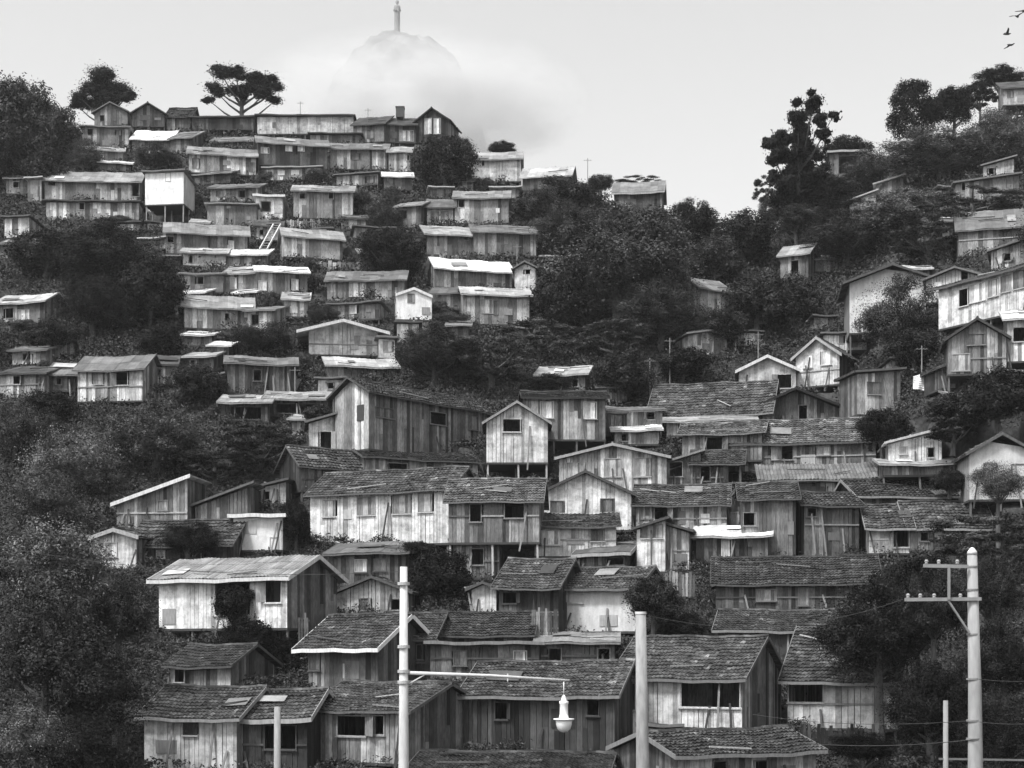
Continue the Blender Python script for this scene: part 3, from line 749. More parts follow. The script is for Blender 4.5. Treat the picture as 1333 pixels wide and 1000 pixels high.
h(906,1000,700,730,682,'D',-10,3.5,.13,rt=.62,rk='sheet',win=[(940,952,703,724,'s',.7)],label='dark hut under patchy bright tin sheets',dd=-.4)
h(966,1036,652,724,628,'F',-6,4.5,.33,rt=.12,win=[(968,984,668,684),(1010,1030,640,650,'s',.1)],label='tall patchwork wall house with missing boards, right of the bright tin roof')
h(1047,1118,660,724,640,'F',4,4.5,.2,rt=.1,label='grey plank wall shed with a lamp bracket, under the long double tiled roof',win=[(1050,1062,662,672)])
h(1118,1252,648,680,624,'F',6,5.5,.13,rt=.09,label='long shed under the double dark tiled roof at the right',bt=.35,dd=1.2)
h(1131,1184,690,720,656,'F',-6,4.5,.7,rt=.14,win=[(1163,1183,691,712)],label='white hut with a black doorway beneath a broad tile roof at the right',mat=W,bt=.4,ove=.6)
h(1185,1290,690,716,652,'F',-3,5,.25,rt=.14,label='shed under the right half of the broad tile roof, reaching into the trees',dd=.5,bt=.4)
# ---- middle right
h(846,1002,542,560,498,'F',-16,6.5,.2,rt=.15,label='large low house under a wide two step mossy roof at the right centre',bt=.3,rmax=.9)
h(868,982,550,566,541,'D',-6,2.4,.3,rt=.4,rk='sheet',label='pale narrow lean-to roof along the front of the wide mossy roof',dd=-1.8)
h(888,992,566,600,549,'F',-14,3.5,.25,rt=.25,label='grey plank shed with a light tiled roof below the wide mossy roof',win=[(920,940,570,590)],dd=-1)
h(902,965,606,636,586,'F',-10,4,.14,rt=.12,win=[(912,924,608,626),(948,962,604,628)],label='black shed with a framed opening under the slope right of centre')
h(948,1140,578,612,545,'F',-12,6,.3,rt=.23,win=[(1005,1017,579,598,'s',.5),(1018,1032,579,598),(1064,1080,582,592,'s',.5)],label='wide grey roofed house with a pale shutter below the black gabled roof',bt=.12)
h(992,1146,626,650,603,'D',-6,3.4,.16,rt=.22,label='long low lean-to with a grey roof strip in front of the wide grey roofed house',dd=-1,rk='rib')
h(980,1092,536,560,506,'G',-6,5,.2,rt=.055,label='black broad gable roof just below the white two shuttered gable house',bt=.03,ov=.6,win=[(1040,1052,528,546)])
h(962,1036,484,512,463,'G',-8,4,.55,st=.25,rt=.5,rk='sheet',label='pale gabled hut with a bright roof edge, left of the two shuttered white gable house',mat=W,bt=.65,win=[(1012,1030,488,505)])
h(1036,1093,466,502,439,'G',-30,7,.66,st=.09,rt=.14,win=[(1047,1057,463,478,'s',.78),(1070,1082,458,474,'s',.78)],label='white gable house with two white shutters and a dark long side wall',mat=W,bt=.5,stilt=10)
h(1072,1128,436,456,430,'B',-8,3.5,.72,rt=.2,label='plain white hut partly hidden by the tree, behind the two shuttered gable house',mat=W,win=[(1090,1097,436,447,'s',.3)])
h(1116,1172,488,540,482,'S',10,3.4,.5,rt=.14,label='tall hut of raw pale leaning planks right of the long dark side wall',dd=-.6)
h(1226,1250,480,505,472,'S',5,3,.3,rt=.12,label='tiny plank hut right of the hanging white sheet')
h(1106,1216,370,432,345,'G',-8,6,.6,st=.2,rt=.12,label='tall white gabled house half hidden by the round tree at the right',mat='plaster',bt=.12,ov=.6,win=[])
h(1222,1358,360,414,348,'F',-57,5,.7,st=.3,rt=.15,win=[(1249,1260,378,397),(1263,1283,372,390,'s',.75),(1287,1300,366,384,'s',.45),(1304,1316,361,378,'s',.25),(1320,1340,355,372,'s',.2)],label='long pale balcony house climbing to the right edge, under a slanted roof',mat=W,bt=.15,dd=-2,rmax=.3)
h(1234,1310,444,486,415,'G',-12,4,.36,rt=.1,win=[(1260,1282,436,448,'s',.14),(1240,1262,462,482,'s',.4)],label='grey gabled shack under the long pale balcony house',dd=-1.5,bt=.08)
h(1311,1345,418,470,404,'D',-14,3.5,.6,rt=.66,rk='sheet',label='pale plank shack with a bright roof cut by the right edge',dd=-1.8)
h(1206,1280,364,392,348,'G',-18,4.5,.55,rt=.2,win=[(1250,1260,352,364)],label='pale low gable with a small black window just above the long balcony house',mat=W,dd=.6)
h(1290,1345,326,350,313,'S',-20,4,.5,rt=.2,label='light hut at the right edge just above the slanted balcony house roof',dd=1)
h(1180,1210,352,366,345,'D',-6,3,.25,rt=.7,rk='sheet',label='small hut with a bright roof scrap left of the pale low gable',dd=.5)
h(1016,1052,334,366,318,'F',-24,5,.35,st=.2,rt=.4,rk='sheet',label='lone shack with a light sheet roof among dark trees below the tall tree',win=[(1030,1040,340,356)])
h(912,950,380,414,362,'F',26,4.5,.46,st=.3,rt=.25,rk='sheet',label='light plank shack half buried in trees right of the big dark crown',win=[])
h(896,946,438,462,430,'G',14,4,.42,rt=.3,rk='sheet',label='little pale gable end poking out of the trees, right of centre',win=[])
h(1248,1330,300,332,262,'F',-14,5,.33,rt=.2,win=[(1284,1292,272,286)],label='plank house on the upper right slope with a pale corner post',rk='sheet',dd=.5)
h(1244,1326,238,262,230,'S',-10,4,.4,rt=.2,win=[(1252,1258,238,248)],label='light shack high on the right slope under the drooping tree branches',rk='sheet')
h(1280,1320,216,232,208,'S',-14,3.5,.5,rt=.25,label='small pale shack above the drooping branches near the right edge',rk='sheet',mat=W)
h(1205,1246,290,320,282,'D',-4,3,.28,rt=.18,label='narrow grey plank hut in the trees left of the pale corner post house',rk='sheet')
h(1106,1140,262,284,252,'S',-16,3.5,.55,rt=.6,rk='sheet',label='shack with a bright tin roof in the trees on the upper right slope',mat=W)
h(1140,1176,240,258,232,'S',-16,3.5,.3,rt=.5,rk='sheet',label='roofline scrap shack in the trees, higher of two on the upper right slope')
h(1080,1126,199,240,193,'B',-8,3,.16,rt=.35,rk='sheet',label='shed with a thin flat roof on the skyline right of the tall open tree',win=[(1092,1120,204,225)],bt=.5)
h(1176,1217,184,200,178,'B',-4,3,.12,rt=.6,rk='sheet',label='shed with a bright flat roof edge under the black round tree on the right skyline',bt=.7)
h(1306,1345,116,136,106,'D',-8,3.5,.5,rt=.1,label='pale hut on the top right skyline beside dark trees',mat=W,rk='sheet')
# ---- right middle low
h(1156,1226,578,604,562,'S',-8,4,.72,rt=.7,rk='sheet',label='white curved-top hut behind bare branches at the right',mat=W)
h(1150,1244,606,618,596,'D',-6,3,.35,rt=.5,rk='sheet',label='low hut with a pale roof strip just below the white curved-top hut',dd=-.8)
h(1262,1345,594,650,563,'G',-6,4.5,.56,st=.3,rt=.16,label='pale gabled house behind the bush at the right edge',mat='plaster',bt=.15)
# ---- upper right middle: centre
h(700,762,490,510,476,'D',0,3,.15,rt=.5,rk='sheet',label='hut with one light roof strip deep in the trees at the centre')
h(796,862,536,556,528,'D',4,3,.5,rt=.2,rk='sheet',label='small light walled shed with a black doorway left of the wide mossy roof',win=[(842,852,532,546)])
h(800,858,562,578,553,'D',-2,2.6,.5,rt=.7,rk='sheet',label='shed of scrap with two bright tin sheets above the two shuttered gable',dd=-.6)
h(760,812,540,566,529,'B',6,3,.34,rt=.12,rk='sheet',label='low plank shed between the tall plank house and the scrap tin shed',dd=.8)
# ---- left low
h(124,178,702,740,688,'G',-12,4,.7,rt=.2,label='white gabled hut showing through the big left tree',mat=W,bt=.5)
h(172,300,712,740,676,'F',-10,4.5,.08,st=.06,rt=.12,label='shed under a dark tile roof with a black gable end above the ribbed roof shack',dd=1)
h(152,244,656,688,624,'S',-6,4,.36,rt=.55,rk='sheet',label='plank shack with a bright slanted roof edge rising to the right, at the left',bt=.7,win=[(206,218,652,664,'s',.25)])
h(254,326,660,680,634,'S',-4,3.2,.3,rt=.16,label='low shack with a dim slanted roof right of the bright slanted roof shack',win=[])
h(304,368,674,716,667,'B',-6,3.4,.72,rt=.7,rk='sheet',label='plain pale rendered hut above the right end of the ribbed roof',mat='plaster',win=[(352,362,700,714)],bt=.7)
h(336,372,636,656,628,'S',-6,3,.5,rt=.1,label='small hut with one dark window above the plain pale rendered hut',win=[(345,351,640,650)],rk='sheet',mat=W)
h(402,440,552,604,540,'S',8,3.6,.6,rt=.18,label='small white hut with a black doorway left of the big old timber house',win=[(417,431,562,592)],mat=W)
h(380,436,548,566,538,'D',-4,3,.4,rt=.45,label='low scrap hut with light patches left of the small white hut',rk='sheet',dd=1)
# ---- left middle
h(101,186,484,522,462,'F',-4,4.5,.56,st=.4,rt=.2,win=[(151,166,485,501),(122,134,486,500,'s',.3)],label='light plank shack with one square black window at the middle left',rk='sheet')
h(0,58,488,518,476,'D',2,3.6,.5,rt=.1,win=[(18,26,490,500)],label='pale hut at the left edge, left of the light plank shack',rk='sheet')
h(62,98,490,508,472,'D',0,3,.14,rt=.22,rk='sheet',label='little dark hut under a grey roof just left of the light plank shack')
h(-4,58,396,420,382,'F',-14,4,.32,rt=.55,rk='sheet',win=[(8,18,402,414),(24,38,404,416,'s',.5)],label='shack with a bright slanting roof at the left edge among trees')
h(16,60,458,474,448,'D',0,3,.5,rt=.2,rk='sheet',label='pair of pale wall panels in the trees at the left edge',dd=.3)
h(288,350,526,548,513,'D',2,3,.1,rt=.42,rk='sheet',label='open shelter with a light flat roof strip on thin posts at left',win=[(300,340,530,546)])
h(346,426,522,540,509,'D',2,3,.1,rt=.36,rk='sheet',label='open shelter with a light roof strip, right one of the pair at left',win=[(360,420,526,538)],dd=-.3)
h(296,384,476,512,463,'F',2,4,.17,rt=.2,label='dark plank shack above the two open shelters',rk='sheet',win=[(330,340,482,496)])
h(242,278,466,484,457,'D',2,3,.12,rt=.5,rk='sheet',label='hut with a short pale roof strip in the trees left of the dark plank shack')
# ---- middle
h(402,492,436,462,418,'G',6,4.6,.62,rt=.6,rk='sheet',label='wide pale gabled house with long bright roof wings',bt=.6,ov=1.0,mat=W,win=[])
h(493,514,442,466,436,'B',0,3,.6,rt=.25,label='small pale annexe with a cross barred window right of the wide pale gable',rk='sheet',mat=W,win=[(499,510,444,458,'s',.4)])
h(428,516,479,494,465,'D',2,3.4,.25,rt=.55,rk='sheet',label='hut under a long bright patched roof just below the wide pale gable')
h(414,448,495,516,489,'B',2,3,.6,rt=.2,label='small light wall of boards above the big old timber house gable',rk='sheet',mat=W)
h(240,328,403,428,384,'F',-2,4.2,.46,st=.3,rt=.34,win=[(292,300,408,418)],label='light plank shack below two bright tin patches, left of centre',rk='sheet')
h(322,356,406,432,398,'D',-2,3.2,.5,rt=.3,label='pale patched hut right of the light plank shack with tin patches',rk='sheet')
h(236,292,359,380,349,'B',0,3.2,.28,rt=.3,win=[(257,265,360,370)],label='grey hut with one black window above the bright tin patches',rk='sheet')
h(228,267,384,391,376,'D',-4,2,.4,rt=.82,rk='sheet',label='shallow porch with a brilliant white tin roof, left one of two',dd=-.6)
h(306,332,383,390,376,'D',-4,2,.4,rt=.82,rk='sheet',label='shallow porch with a brilliant white tin roof, right one of two',dd=-.6)
h(293,334,358,382,346,'D',0,3.4,.42,rt=.4,label='grey hut with light shutters in the crowded terrace row left of centre',rk='sheet',win=[(300,308,362,376,'s',.6)])
h(335,400,356,388,346,'D',0,3.6,.36,rt=.75,rk='sheet',win=[(337,347,366,378,'s',.7),(380,388,364,378,'s',.6)],label='grey hut with a bright tin roof strip at the right of the terrace row')
h(238,294,331,346,322,'D',0,3.2,.62,rt=.5,label='pale hut under the long grey roof, at the left of the terrace row',rk='sheet',mat=W)
h(296,346,334,346,324,'D',0,3,.42,rt=.66,label='hut with a bright eave between the pale hut and the stair foot',rk='sheet')
h(216,322,307,332,291,'F',2,4.5,.24,st=.2,rt=.28,rk='sheet',win=[(298,304,314,324,'s',.6),(218,226,308,316)],label='shack under a long plain grey roof, below the stilted white hut')
h(426,526,367,391,352,'F',-2,4.5,.33,rt=.2,rk='sheet',win=[(434,446,370,388,'s',.14),(455,476,368,386,'s',.6)],label='grey slatted shack with a long dim roof left of the round topped white hut')
h(430,494,397,416,391,'B',-2,3,.3,rt=.16,label='lower grey hut right under the grey slatted shack',rk='sheet',dd=-.4,win=[(456,464,398,408,'s',.6)])
h(516,562,386,416,375,'G',6,3.6,.78,rt=.75,rk='sheet',label='bright white hut with a rounded gable and one small grey window',mat='plaster',bt=.7,win=[(531,539,383,394,'s',.25)],ov=.08)
h(604,689,386,422,373,'F',0,4.5,.45,rt=.5,rk='sheet',label='light grey plank house with a pale roof strip left of the big dark crown',win=[(626,642,390,408,'s',.4),(643,648,392,410,'s',.18)])
h(568,666,354,376,337,'F',3,4.5,.3,rt=.75,rk='sheet',label='shack under a long brilliant white roof, centre of the slope',win=[(562,567,350,366)])
h(670,697,352,378,341,'G',0,3.5,.62,rt=.2,label='small white gabled hut with one black window right of the brilliant white roof',mat=W,win=[(684,691,351,357)])
h(556,616,308,332,294,'D',0,4,.26,rt=.42,rk='sheet',label='grey plank shack, left of two joined above the brilliant white roof',win=[(604,610,306,313)])
h(617,698,305,332,293,'D',0,4,.26,rt=.2,rk='sheet',label='grey plank shack, right of two joined above the brilliant white roof',win=[(652,662,308,318,'s',.15)])
h(592,662,260,290,248,'F',0,4,.52,st=.3,rt=.3,rk='sheet',win=[(597,604,260,270)],label='light plank box shack with a thick roof band right of centre, on the upper slope')
h(556,590,272,293,259,'D',0,3.6,.5,rt=.16,rk='sheet',win=[(561,571,276,287,'s',.2),(574,583,276,287,'s',.2)],label='white hut with two grey square windows left of the light plank box shack',mat=W)
h(516,548,270,296,263,'D',0,3,.25,rt=.4,rk='sheet',label='dim little hut with a light roof scrap left of the two windowed white hut')
h(614,678,209,236,197,'F',-3,4.2,.6,rt=.36,rk='sheet',win=[(626,632,208,216)],label='pale shack on the right shoulder of the skyline beside a dark bush',mat=W)
h(680,742,232,256,217,'F',-10,4.5,.12,rt=.5,rk='sheet',label='dark shack with a light roof on the skyline right of the pale shoulder shack')
h(800,862,252,278,236,'F',-8,4.5,.17,rt=.25,label='last dark shack at the right end of the skyline row',rk='sheet',bt=.5,win=[])
h(370,446,312,336,298,'F',14,4.2,.6,st=.4,rt=.36,rk='sheet',label='bright plank shack with a roof rising to the right above the dark bush',mat='board',win=[])
h(382,459,251,284,241,'F',0,4.5,.45,rt=.35,rk='sheet',win=[(390,397,252,259),(428,434,251,259)],label='light plank shack with dark eave windows above the bright plank shack')
h(333,368,257,288,249,'B',0,3.5,.75,rt=.75,rk='sheet',label='white cube hut at the top of the ladder stair',mat=W,bt=.7)
h(270,334,268,295,262,'B',2,3.6,.38,rt=.36,rk='sheet',label='lower storey shack with a door, left of the white cube hut',win=[(294,303,272,290,'d',.15)],dd=-.6)
h(274,336,246,262,239,'D',2,3.4,.42,rt=.22,rk='sheet',label='upper storey shack left of the white cube hut',dd=.4)
h(189,239,225,266,218,'B',2,3.6,.82,rt=.25,rk='sheet',win=[(216,222,226,236,'s',.5)],label='brilliant white stilted hut with one tiny window at upper left',mat='plaster',stilt=26,post=.25)
h(246,333,204,226,192,'F',2,4.2,.56,rt=.28,rk='sheet',win=[(252,259,206,220,'s',.25),(325,331,212,224,'s',.2)],label='light plank shack right of the brilliant white stilted hut',stilt=12)
h(58,182,238,262,223,'F',4,5,.42,st=.12,rt=.34,rk='sheet',win=[(63,72,230,242),(172,181,238,256,'o')],label='upper storey of the long two storey plank house at the upper left',dd=.7)
h(60,181,264,286,262,'B',4,3.4,.5,rt=.1,rk='sheet',win=[(102,110,262,273)],label='lower storey of the long two storey plank house at the upper left',dd=-.5)
h(6,38,284,309,280,'B',0,3.4,.6,rt=.15,rk='sheet',win=[(18,23,285,305,'s',.2)],label='small white walled hut at the far left beside dark scrub',mat=W)
h(8,42,234,252,228,'D',0,3,.3,rt=.4,rk='sheet',label='dim hut at the far left edge below the overgrown mound')
# ---- scrap huts wedged in between
for k_, q_ in enumerate(((236,262,404,418),(274,298,452,466),(410,432,300,314),(446,476,286,298),(300,324,218,228),(250,270,292,304),(560,588,246,258),(596,616,238,250),(1160,1186,470,486),(1250,1290,520,538),(1296,1330,486,502),(1180,1210,574,590),(1060,1086,414,428),(744,770,330,342),(660,690,430,444),(104,160,197,208),(36,54,234,262),(0,34,320,336),(192,236,292,300),(250,300,228,238),(344,418,220,234),(500,536,232,246),(462,512,298,312),(334,366,296,312),(196,234,336,350),(370,400,392,412),
                         (184,222,312,324),(562,600,384,402),(517,545,422,446),(584,610,426,444),(344,370,440,456),(240,276,438,450),(60,96,446,460),(196,228,476,500),(252,290,490,506),(560,600,210,224),(640,676,246,258),(696,730,262,276),
                         (148,182,292,304),(470,506,332,346),(706,740,336,350),(130,170,214,222),(430,470,258,266),(1150,1190,224,238),(1222,1256,246,258),(1060,1090,340,354),(1130,1160,300,312),(780,816,506,520),(960,990,434,450))):
    h(q_[0],q_[1],q_[2],q_[3],q_[2]-(q_[3]-q_[2])*.6,'BD'[k_ % 2],0,2.8,(.5,.22,.36,.6,.15)[k_ % 5],rt=(.5,.16,.3,.7,.1)[k_ * 3 % 5],rk='sheet',label='small scrap-board hut wedged between the larger upper shacks',dd=.01)
# ---- crest
h(107,168,167,192,160,'B',0,4,.36,rt=.3,rk='sheet',win=[(114,121,168,176),(152,157,170,176,'s',.2)],label='grey plank shack at the left crest under the small gable',stilt=4)
h(123,166,148,163,133,'G',0,3.5,.28,rt=.2,label='grey gable peeping over the left crest in front of the round tree',rk='sheet',dd=1)
h(172,222,184,198,170,'D',0,4,.3,rt=.8,rk='sheet',label='hut with a brilliant white roof panel on the left crest')
h(222,250,182,196,171,'D',0,3.4,.25,rt=.25,rk='sheet',label='hut with a dim ribbed roof right of the brilliant white roof panel')
h(172,214,150,164,134,'G',0,4,.12,rt=.06,label='dark slatted gable on the left crest behind the white roof panel',win=[])
h(217,248,154,170,140,'F',0,4,.27,rt=.06,win=[(230,236,155,166,'s',.12)],label='grey hut with a black roof on the crest right of the dark slatted gable',dd=.4)
h(250,330,154,168,146,'B',0,4,.1,rt=.14,rk='sheet',label='low black shed line on the crest below the umbrella tree',bt=.1,win=[])
h(276,332,186,196,178,'D',0,3,.2,rt=.22,rk='sheet',label='small dim hut just above the light plank shack on the crest',dd=1)
h(335,460,152,174,146,'B',0,4.5,.52,rt=.06,rk='sheet',win=[(355,359,160,166,'s',.2)],label='long pale barrack on the crest right of the umbrella tree',mat=W,bt=.08)
h(404,470,176,188,172,'B',0,3,.3,rt=.07,rk='sheet',label='low lean-to below the right end of the long pale barrack',dd=-1,win=[])
h(460,500,164,185,152,'D',0,3.6,.32,rt=.08,rk='sheet',win=[(478,486,170,180,'s',.15)],label='grey hut with a black roof right of the long pale barrack')
h(500,541,164,185,153,'D',0,3.8,.14,rt=.08,rk='sheet',win=[(520,538,170,184,'s',.42)],label='black walled hut with one light panel under the water tank')
h(541,584,160,184,141,'G',-14,4.5,.09,rt=.04,win=[(553,562,155,174,'s',.5),(565,573,155,174,'s',.55)],label='black gabled house with two light shutters at the right end of the crest',bt=.03,st=.2)
h(336,426,190,216,179,'F',0,3.8,.1,rt=.24,rk='sheet',label='dark stilted shack below the long pale barrack',win=[(340,350,192,200,'s',.5),(372,380,190,197,'s',.8),(388,396,190,197,'s',.8)],stilt=14,post=.06)
h(430,504,196,220,186,'F',0,4,.35,rt=.2,rk='sheet',win=[(458,470,200,208,'s',.13),(485,492,198,216,'s',.5)],label='grey plank shack with a wide dim roof, right of the dark stilted shack')
h(506,534,200,225,191,'D',0,3.4,.48,rt=.4,rk='sheet',win=[(528,533,202,209)],label='pale hut adjoining the dark bush on the upper slope')
h(438,492,228,241,221,'B',0,3,.42,rt=.2,rk='sheet',label='narrow light hut just below the wide dim roofed shack',win=[(478,490,230,238,'s',.12)])

# ------------------------------------------------------------------ trees
def build_trees():
    t = tree
    # skyline
    t(135,120,44,28,'open',.03,'round dark tree on the left skyline behind a grey gable',d=207,own=((135,103,18),(118,112,17),(152,113,17),(135,122,20),(165,122,12),(104,127,12),(98,135,8),(120,133,15),(150,132,15),(168,133,8),(140,112,14)))
    t(316,115,54,26,'open',.025,'flat umbrella-shaped dark tree on the skyline, left of the statue',d=205,dv=40,own=((276,108,13),(268,124,8),(290,100,15),(310,102,15),(330,98,15),(350,104,15),(361,112,9),(346,124,13),(326,114,15),(301,117,12),(358,130,9),(318,130,8),(285,124,8)))
    t(22,150,52,56,'round',.075,'biggest rounded crown of the overgrown mound at the far left',dv=10)
    t(72,178,40,40,'round',.07,'crown on the right flank of the overgrown mound at the far left')
    t(6,205,46,45,'round',.05,'low dark crown at the foot of the mound, on the left edge')
    t(60,225,40,30,'round',.05,'dark crown between the mound and the long two storey house')
    t(110,205,26,24,'fine',.09,'pale feathery shrub under the left crest shack')
    t(205,205,38,17,'fine',.085,'low scrub patch below the white roof panel on the left crest')
    t(580,214,46,38,'round',.045,'dark bush below the black gabled house at the end of the crest')
    t(655,194,20,9,'round',.03,'small dark bush on the skyline behind the pale shoulder shack')
    t(600,192,20,14,'round',.04,'small dark bush right of the black gabled house on the skyline')
    t(782,240,20,14,'round',.05,'small bushy tree on the skyline left of the last dark shack')
    t(832,238,30,9,'spread',.05,'flat little tree on the skyline above the last dark shack')
    t(740,255,48,24,'round',.075,'grey bushy tree just below the right end of the skyline row')
    t(1040,198,45,74,'pine',.022,'tall open pine-like tree standing against the sky at right',dv=60,own=((1062,133,8),(1054,144,11),(1071,149,9),(1081,157,6),(1048,157,10),(1034,163,13),(1020,169,10),(1009,183,11),(1002,181,7),(1050,172,11),(1069,180,10),(1030,184,9),(1056,194,14),(1015,208,14),(1003,213,8),(1035,204,11),(1030,222,15),(1012,226,9),(1050,214,15),(1020,244,13),(1040,240,16),(1014,262,11),(1060,234,15),(1028,262,14)))
    t(1046,262,38,36,'round',.03,'dark crown round the foot of the tall open tree')
    t(1102,198,36,20,'round',.03,'dark flat crown right of the tall open tree on the skyline')
    t(1189,146,31,40,'tall',.015,'black upright tree with straight sides on the right skyline',dv=10)
    t(1240,140,36,28,'round',.03,'dark ragged crown right of the black upright tree')
    t(1305,104,42,16,'round',.025,'dark crown at the top right corner of the slope')
    t(1275,125,24,22,'open',.025,'ragged tree top between two dark crowns at top right')
    t(1228,202,95,34,'big',.16,'broad grey crown spreading under the black upright tree')
    t(1306,182,60,42,'big',.14,'grey crown at the right edge below the skyline')
    t(1140,224,62,28,'big',.13,'grey crown left of the broad spreading crown at right')
    t(1075,255,50,28,'round',.045,'dark crown below the flat roofed skyline shed')
    t(1190,278,84,32,'big',.21,'pale grey crown in the middle of the upper right slope')
    t(1100,312,74,40,'big',.06,'dark wide crown above the tall white gabled house')
    t(1214,306,70,38,'spread',.09,'dark crown between the tall white gable and the pale corner post house')
    t(1268,262,60,20,'spread',.1,'thin layered crown across the light shacks of the upper right')
    t(1100,276,44,20,'spread',.09,'layered grey crown right of the dark crown below the skyline shed')
    t(1038,286,34,24,'round',.05,'bushy crown hiding the foot of the tall open tree',dv=26)
    t(998,246,16,24,'spread',.03,'thin dark side crown left of the tall open tree')
    t(1006,276,20,22,'fine',.06,'thin bush left of the tall open tree foot')
    # low shrubs in the gaps between the upper shacks
    for q in ((240,232,10,9),(345,232,12,10),(410,230,14,9),(470,262,14,11),(508,258,12,12),(360,292,12,9),(256,262,9,10),(150,290,24,8),(352,395,16,12),(405,345,12,8),(548,318,14,12),
              (540,345,10,8),(572,402,13,9),(700,300,14,12),(690,395,12,12),(560,232,12,9),(300,225,8,7),(262,178,10,6),(186,205,10,6),(410,368,9,8),(240,415,8,7),(300,440,20,8),(395,470,12,12),(630,240,12,8),(545,440,16,10),
              (340,505,8,9),(232,520,12,10),(60,478,10,8),(30,425,18,8),(650,345,6,5),(705,245,14,8)):
        t(q[0], q[1], q[2] * 1.25, q[3] * 1.2, 'fine' if q[0] % 2 else 'round', .1, 'low grey shrub growing in a gap between the upper shacks', name='shrub', group='low shrubs between the upper shacks')
    # centre
    t(806,345,112,82,'big',.08,'largest crown, filling the middle of the slope',dv=0)
    t(745,300,58,38,'round',.07,'grey crown on the upper left of the largest crown')
    t(850,300,46,34,'round',.07,'grey crown on the upper right of the largest crown',dv=3)
    t(900,292,38,34,'round',.028,'very dark round crown on the skyline right of the largest crown')
    t(970,312,50,38,'round',.035,'dark crown on the skyline left of the tall open tree')
    t(930,340,40,34,'round',.05,'crown just below the two dark skyline crowns')
    t(735,395,48,44,'round',.035,'dark crown at the right of the light grey plank house')
    t(860,410,66,46,'big',.055,'dark crown under the right side of the largest crown')
    t(800,442,60,28,'spread',.09,'lower crown in the centre mass of trees')
    t(985,398,52,40,'round',.04,'dark crown between the half buried shack and the white gable house')
    t(1040,388,44,34,'round',.06,'grey crown below the lone light roofed shack')
    t(935,430,46,30,'round',.045,'low crown above the little pale gable end')
    t(890,476,50,24,'round',.028,'dark crown just above the wide two step mossy roof')
    t(808,490,46,36,'round',.035,'dark crown behind the tall plank house with pale shutters')
    t(1170,414,56,60,'round',.075,'big round grey tree in front of the tall white gabled house')
    t(1190,455,40,30,'round',.04,'dark crown below the big round grey tree')
    t(565,462,54,44,'round',.04,'dark tree right of the wide pale gabled house')
    t(640,470,66,40,'spread',.09,'scrubby tree left of the deep tree hut at the centre')
    t(700,440,50,30,'spread',.08,'scrubby crown under the light grey plank house')
    t(720,500,38,14,'round',.035,'dark hedge-like bush over the tall plank house roof')
    t(505,332,48,40,'round',.03,'dark bush right of the bright plank shack with rising roof')
    t(500,280,34,22,'fine',.09,'grey feathery scrub above the dark bush on the slope')
    t(420,410,26,14,'fine',.07,'low scrub over the peak of the wide pale gable')
    t(700,270,34,26,'round',.06,'grey bush between the plank box shack and the skyline')
    t(590,420,40,16,'fine',.08,'weedy bush below the round topped white hut')
    t(340,440,56,24,'fine',.06,'grey scrub left of the wide pale gable')
    # left middle
    t(150,336,86,46,'round',.032,'wide dark crown below the long two storey house')
    t(60,330,52,34,'round',.045,'dark crown at left below the small white walled hut')
    t(196,382,44,52,'round',.026,'very dark crown left of the brilliant tin roofs')
    t(122,398,54,44,'round',.03,'dark crown in the middle of the left tree mass')
    t(210,448,34,30,'round',.035,'dark crown right above the light plank shack at left')
    t(70,440,46,24,'round',.045,'dark crown behind the left edge wall panels')
    t(258,500,40,30,'round',.05,'grey crown right of the light plank shack at left')
    t(200,570,84,50,'big',.13,'large grey feathery crown below the light plank shack')
    t(66,530,44,24,'round',.03,'dark crown below the pale hut at the left edge')
    t(20,560,46,40,'fine',.1,'feathery crown on the left edge at mid height')
    t(90,600,66,50,'fine',.18,'pale feathery crown left of the large grey feathery crown')
    t(340,578,60,38,'spread',.06,'dark bush left of the small white hut with black doorway')
    t(280,606,50,28,'spread',.05,'dark bush above the dim slanted roof')
    t(60,655,56,44,'fine',.09,'feathery crown above the showing white gabled hut')
    t(412,540,26,14,'round',.05,'little bush on the scrap hut beside the big timber house',dv=10)
    t(384,684,20,34,'round',.02,'black bush left of the long white shuttered house')
    # left near
    t(62,742,88,76,'fine',.16,'big near feathery tree at the lower left, upper crown',d=68)
    t(150,800,56,60,'fine',.06,'near dark feathery tree left of the ribbed roof shack',d=70)
    t(60,850,92,84,'fine',.05,'dark near feathery tree at the left edge, middle crown',d=64)
    t(128,900,74,76,'fine',.035,'near dark feathery tree left of the pale planked hut',d=64)
    t(30,975,76,60,'fine',.13,'lowest near feathery tree in the bottom left corner',d=60)
    t(110,985,66,50,'fine',.022,'near dark tree at the bottom left of the pale planked hut',d=61)
    t(1400,300,80,60,'big',.07,'grey crown beyond the right edge of the slope')
    t(1420,520,80,60,'big',.05,'dark crown beyond the right edge at mid height')
    t(1430,760,80,90,'big',.04,'dark crown beyond the right edge low down')
    t(-80,420,90,60,'big',.05,'dark crown beyond the left edge at mid height')
    t(60,560,30,24,'fine',.06,'small feathery crown between the left edge trees')
    t(248,704,58,28,'round',.045,'dark bush spreading over the dark tile roof at left',d=94)
    t(306,790,30,34,'round',.022,'black bush in front of the ribbed roof shack',d=84.5)
    t(322,838,42,38,'round',.016,'black bush below the ribbed roof shack, right of the mossy roof',d=82.5)
    t(365,870,40,44,'round',.014,'black bush between the mossy roof and the white eave board',d=83)
    t(575,752,44,36,'round',.028,'dark bush behind the white lamp pole top',d=90.5)
    t(540,718,30,16,'round',.03,'small dark bush under the right end of the long white shuttered house',d=93.5)
    t(850,784,40,38,'round',.05,'grey bush right of the cream shack with square window',d=84.6)
    t(890,818,34,22,'round',.03,'low dark bush behind the grey pole house ridge',d=85.5)
    t(780,842,34,14,'round',.02,'low black bush under the cream shack',d=83)
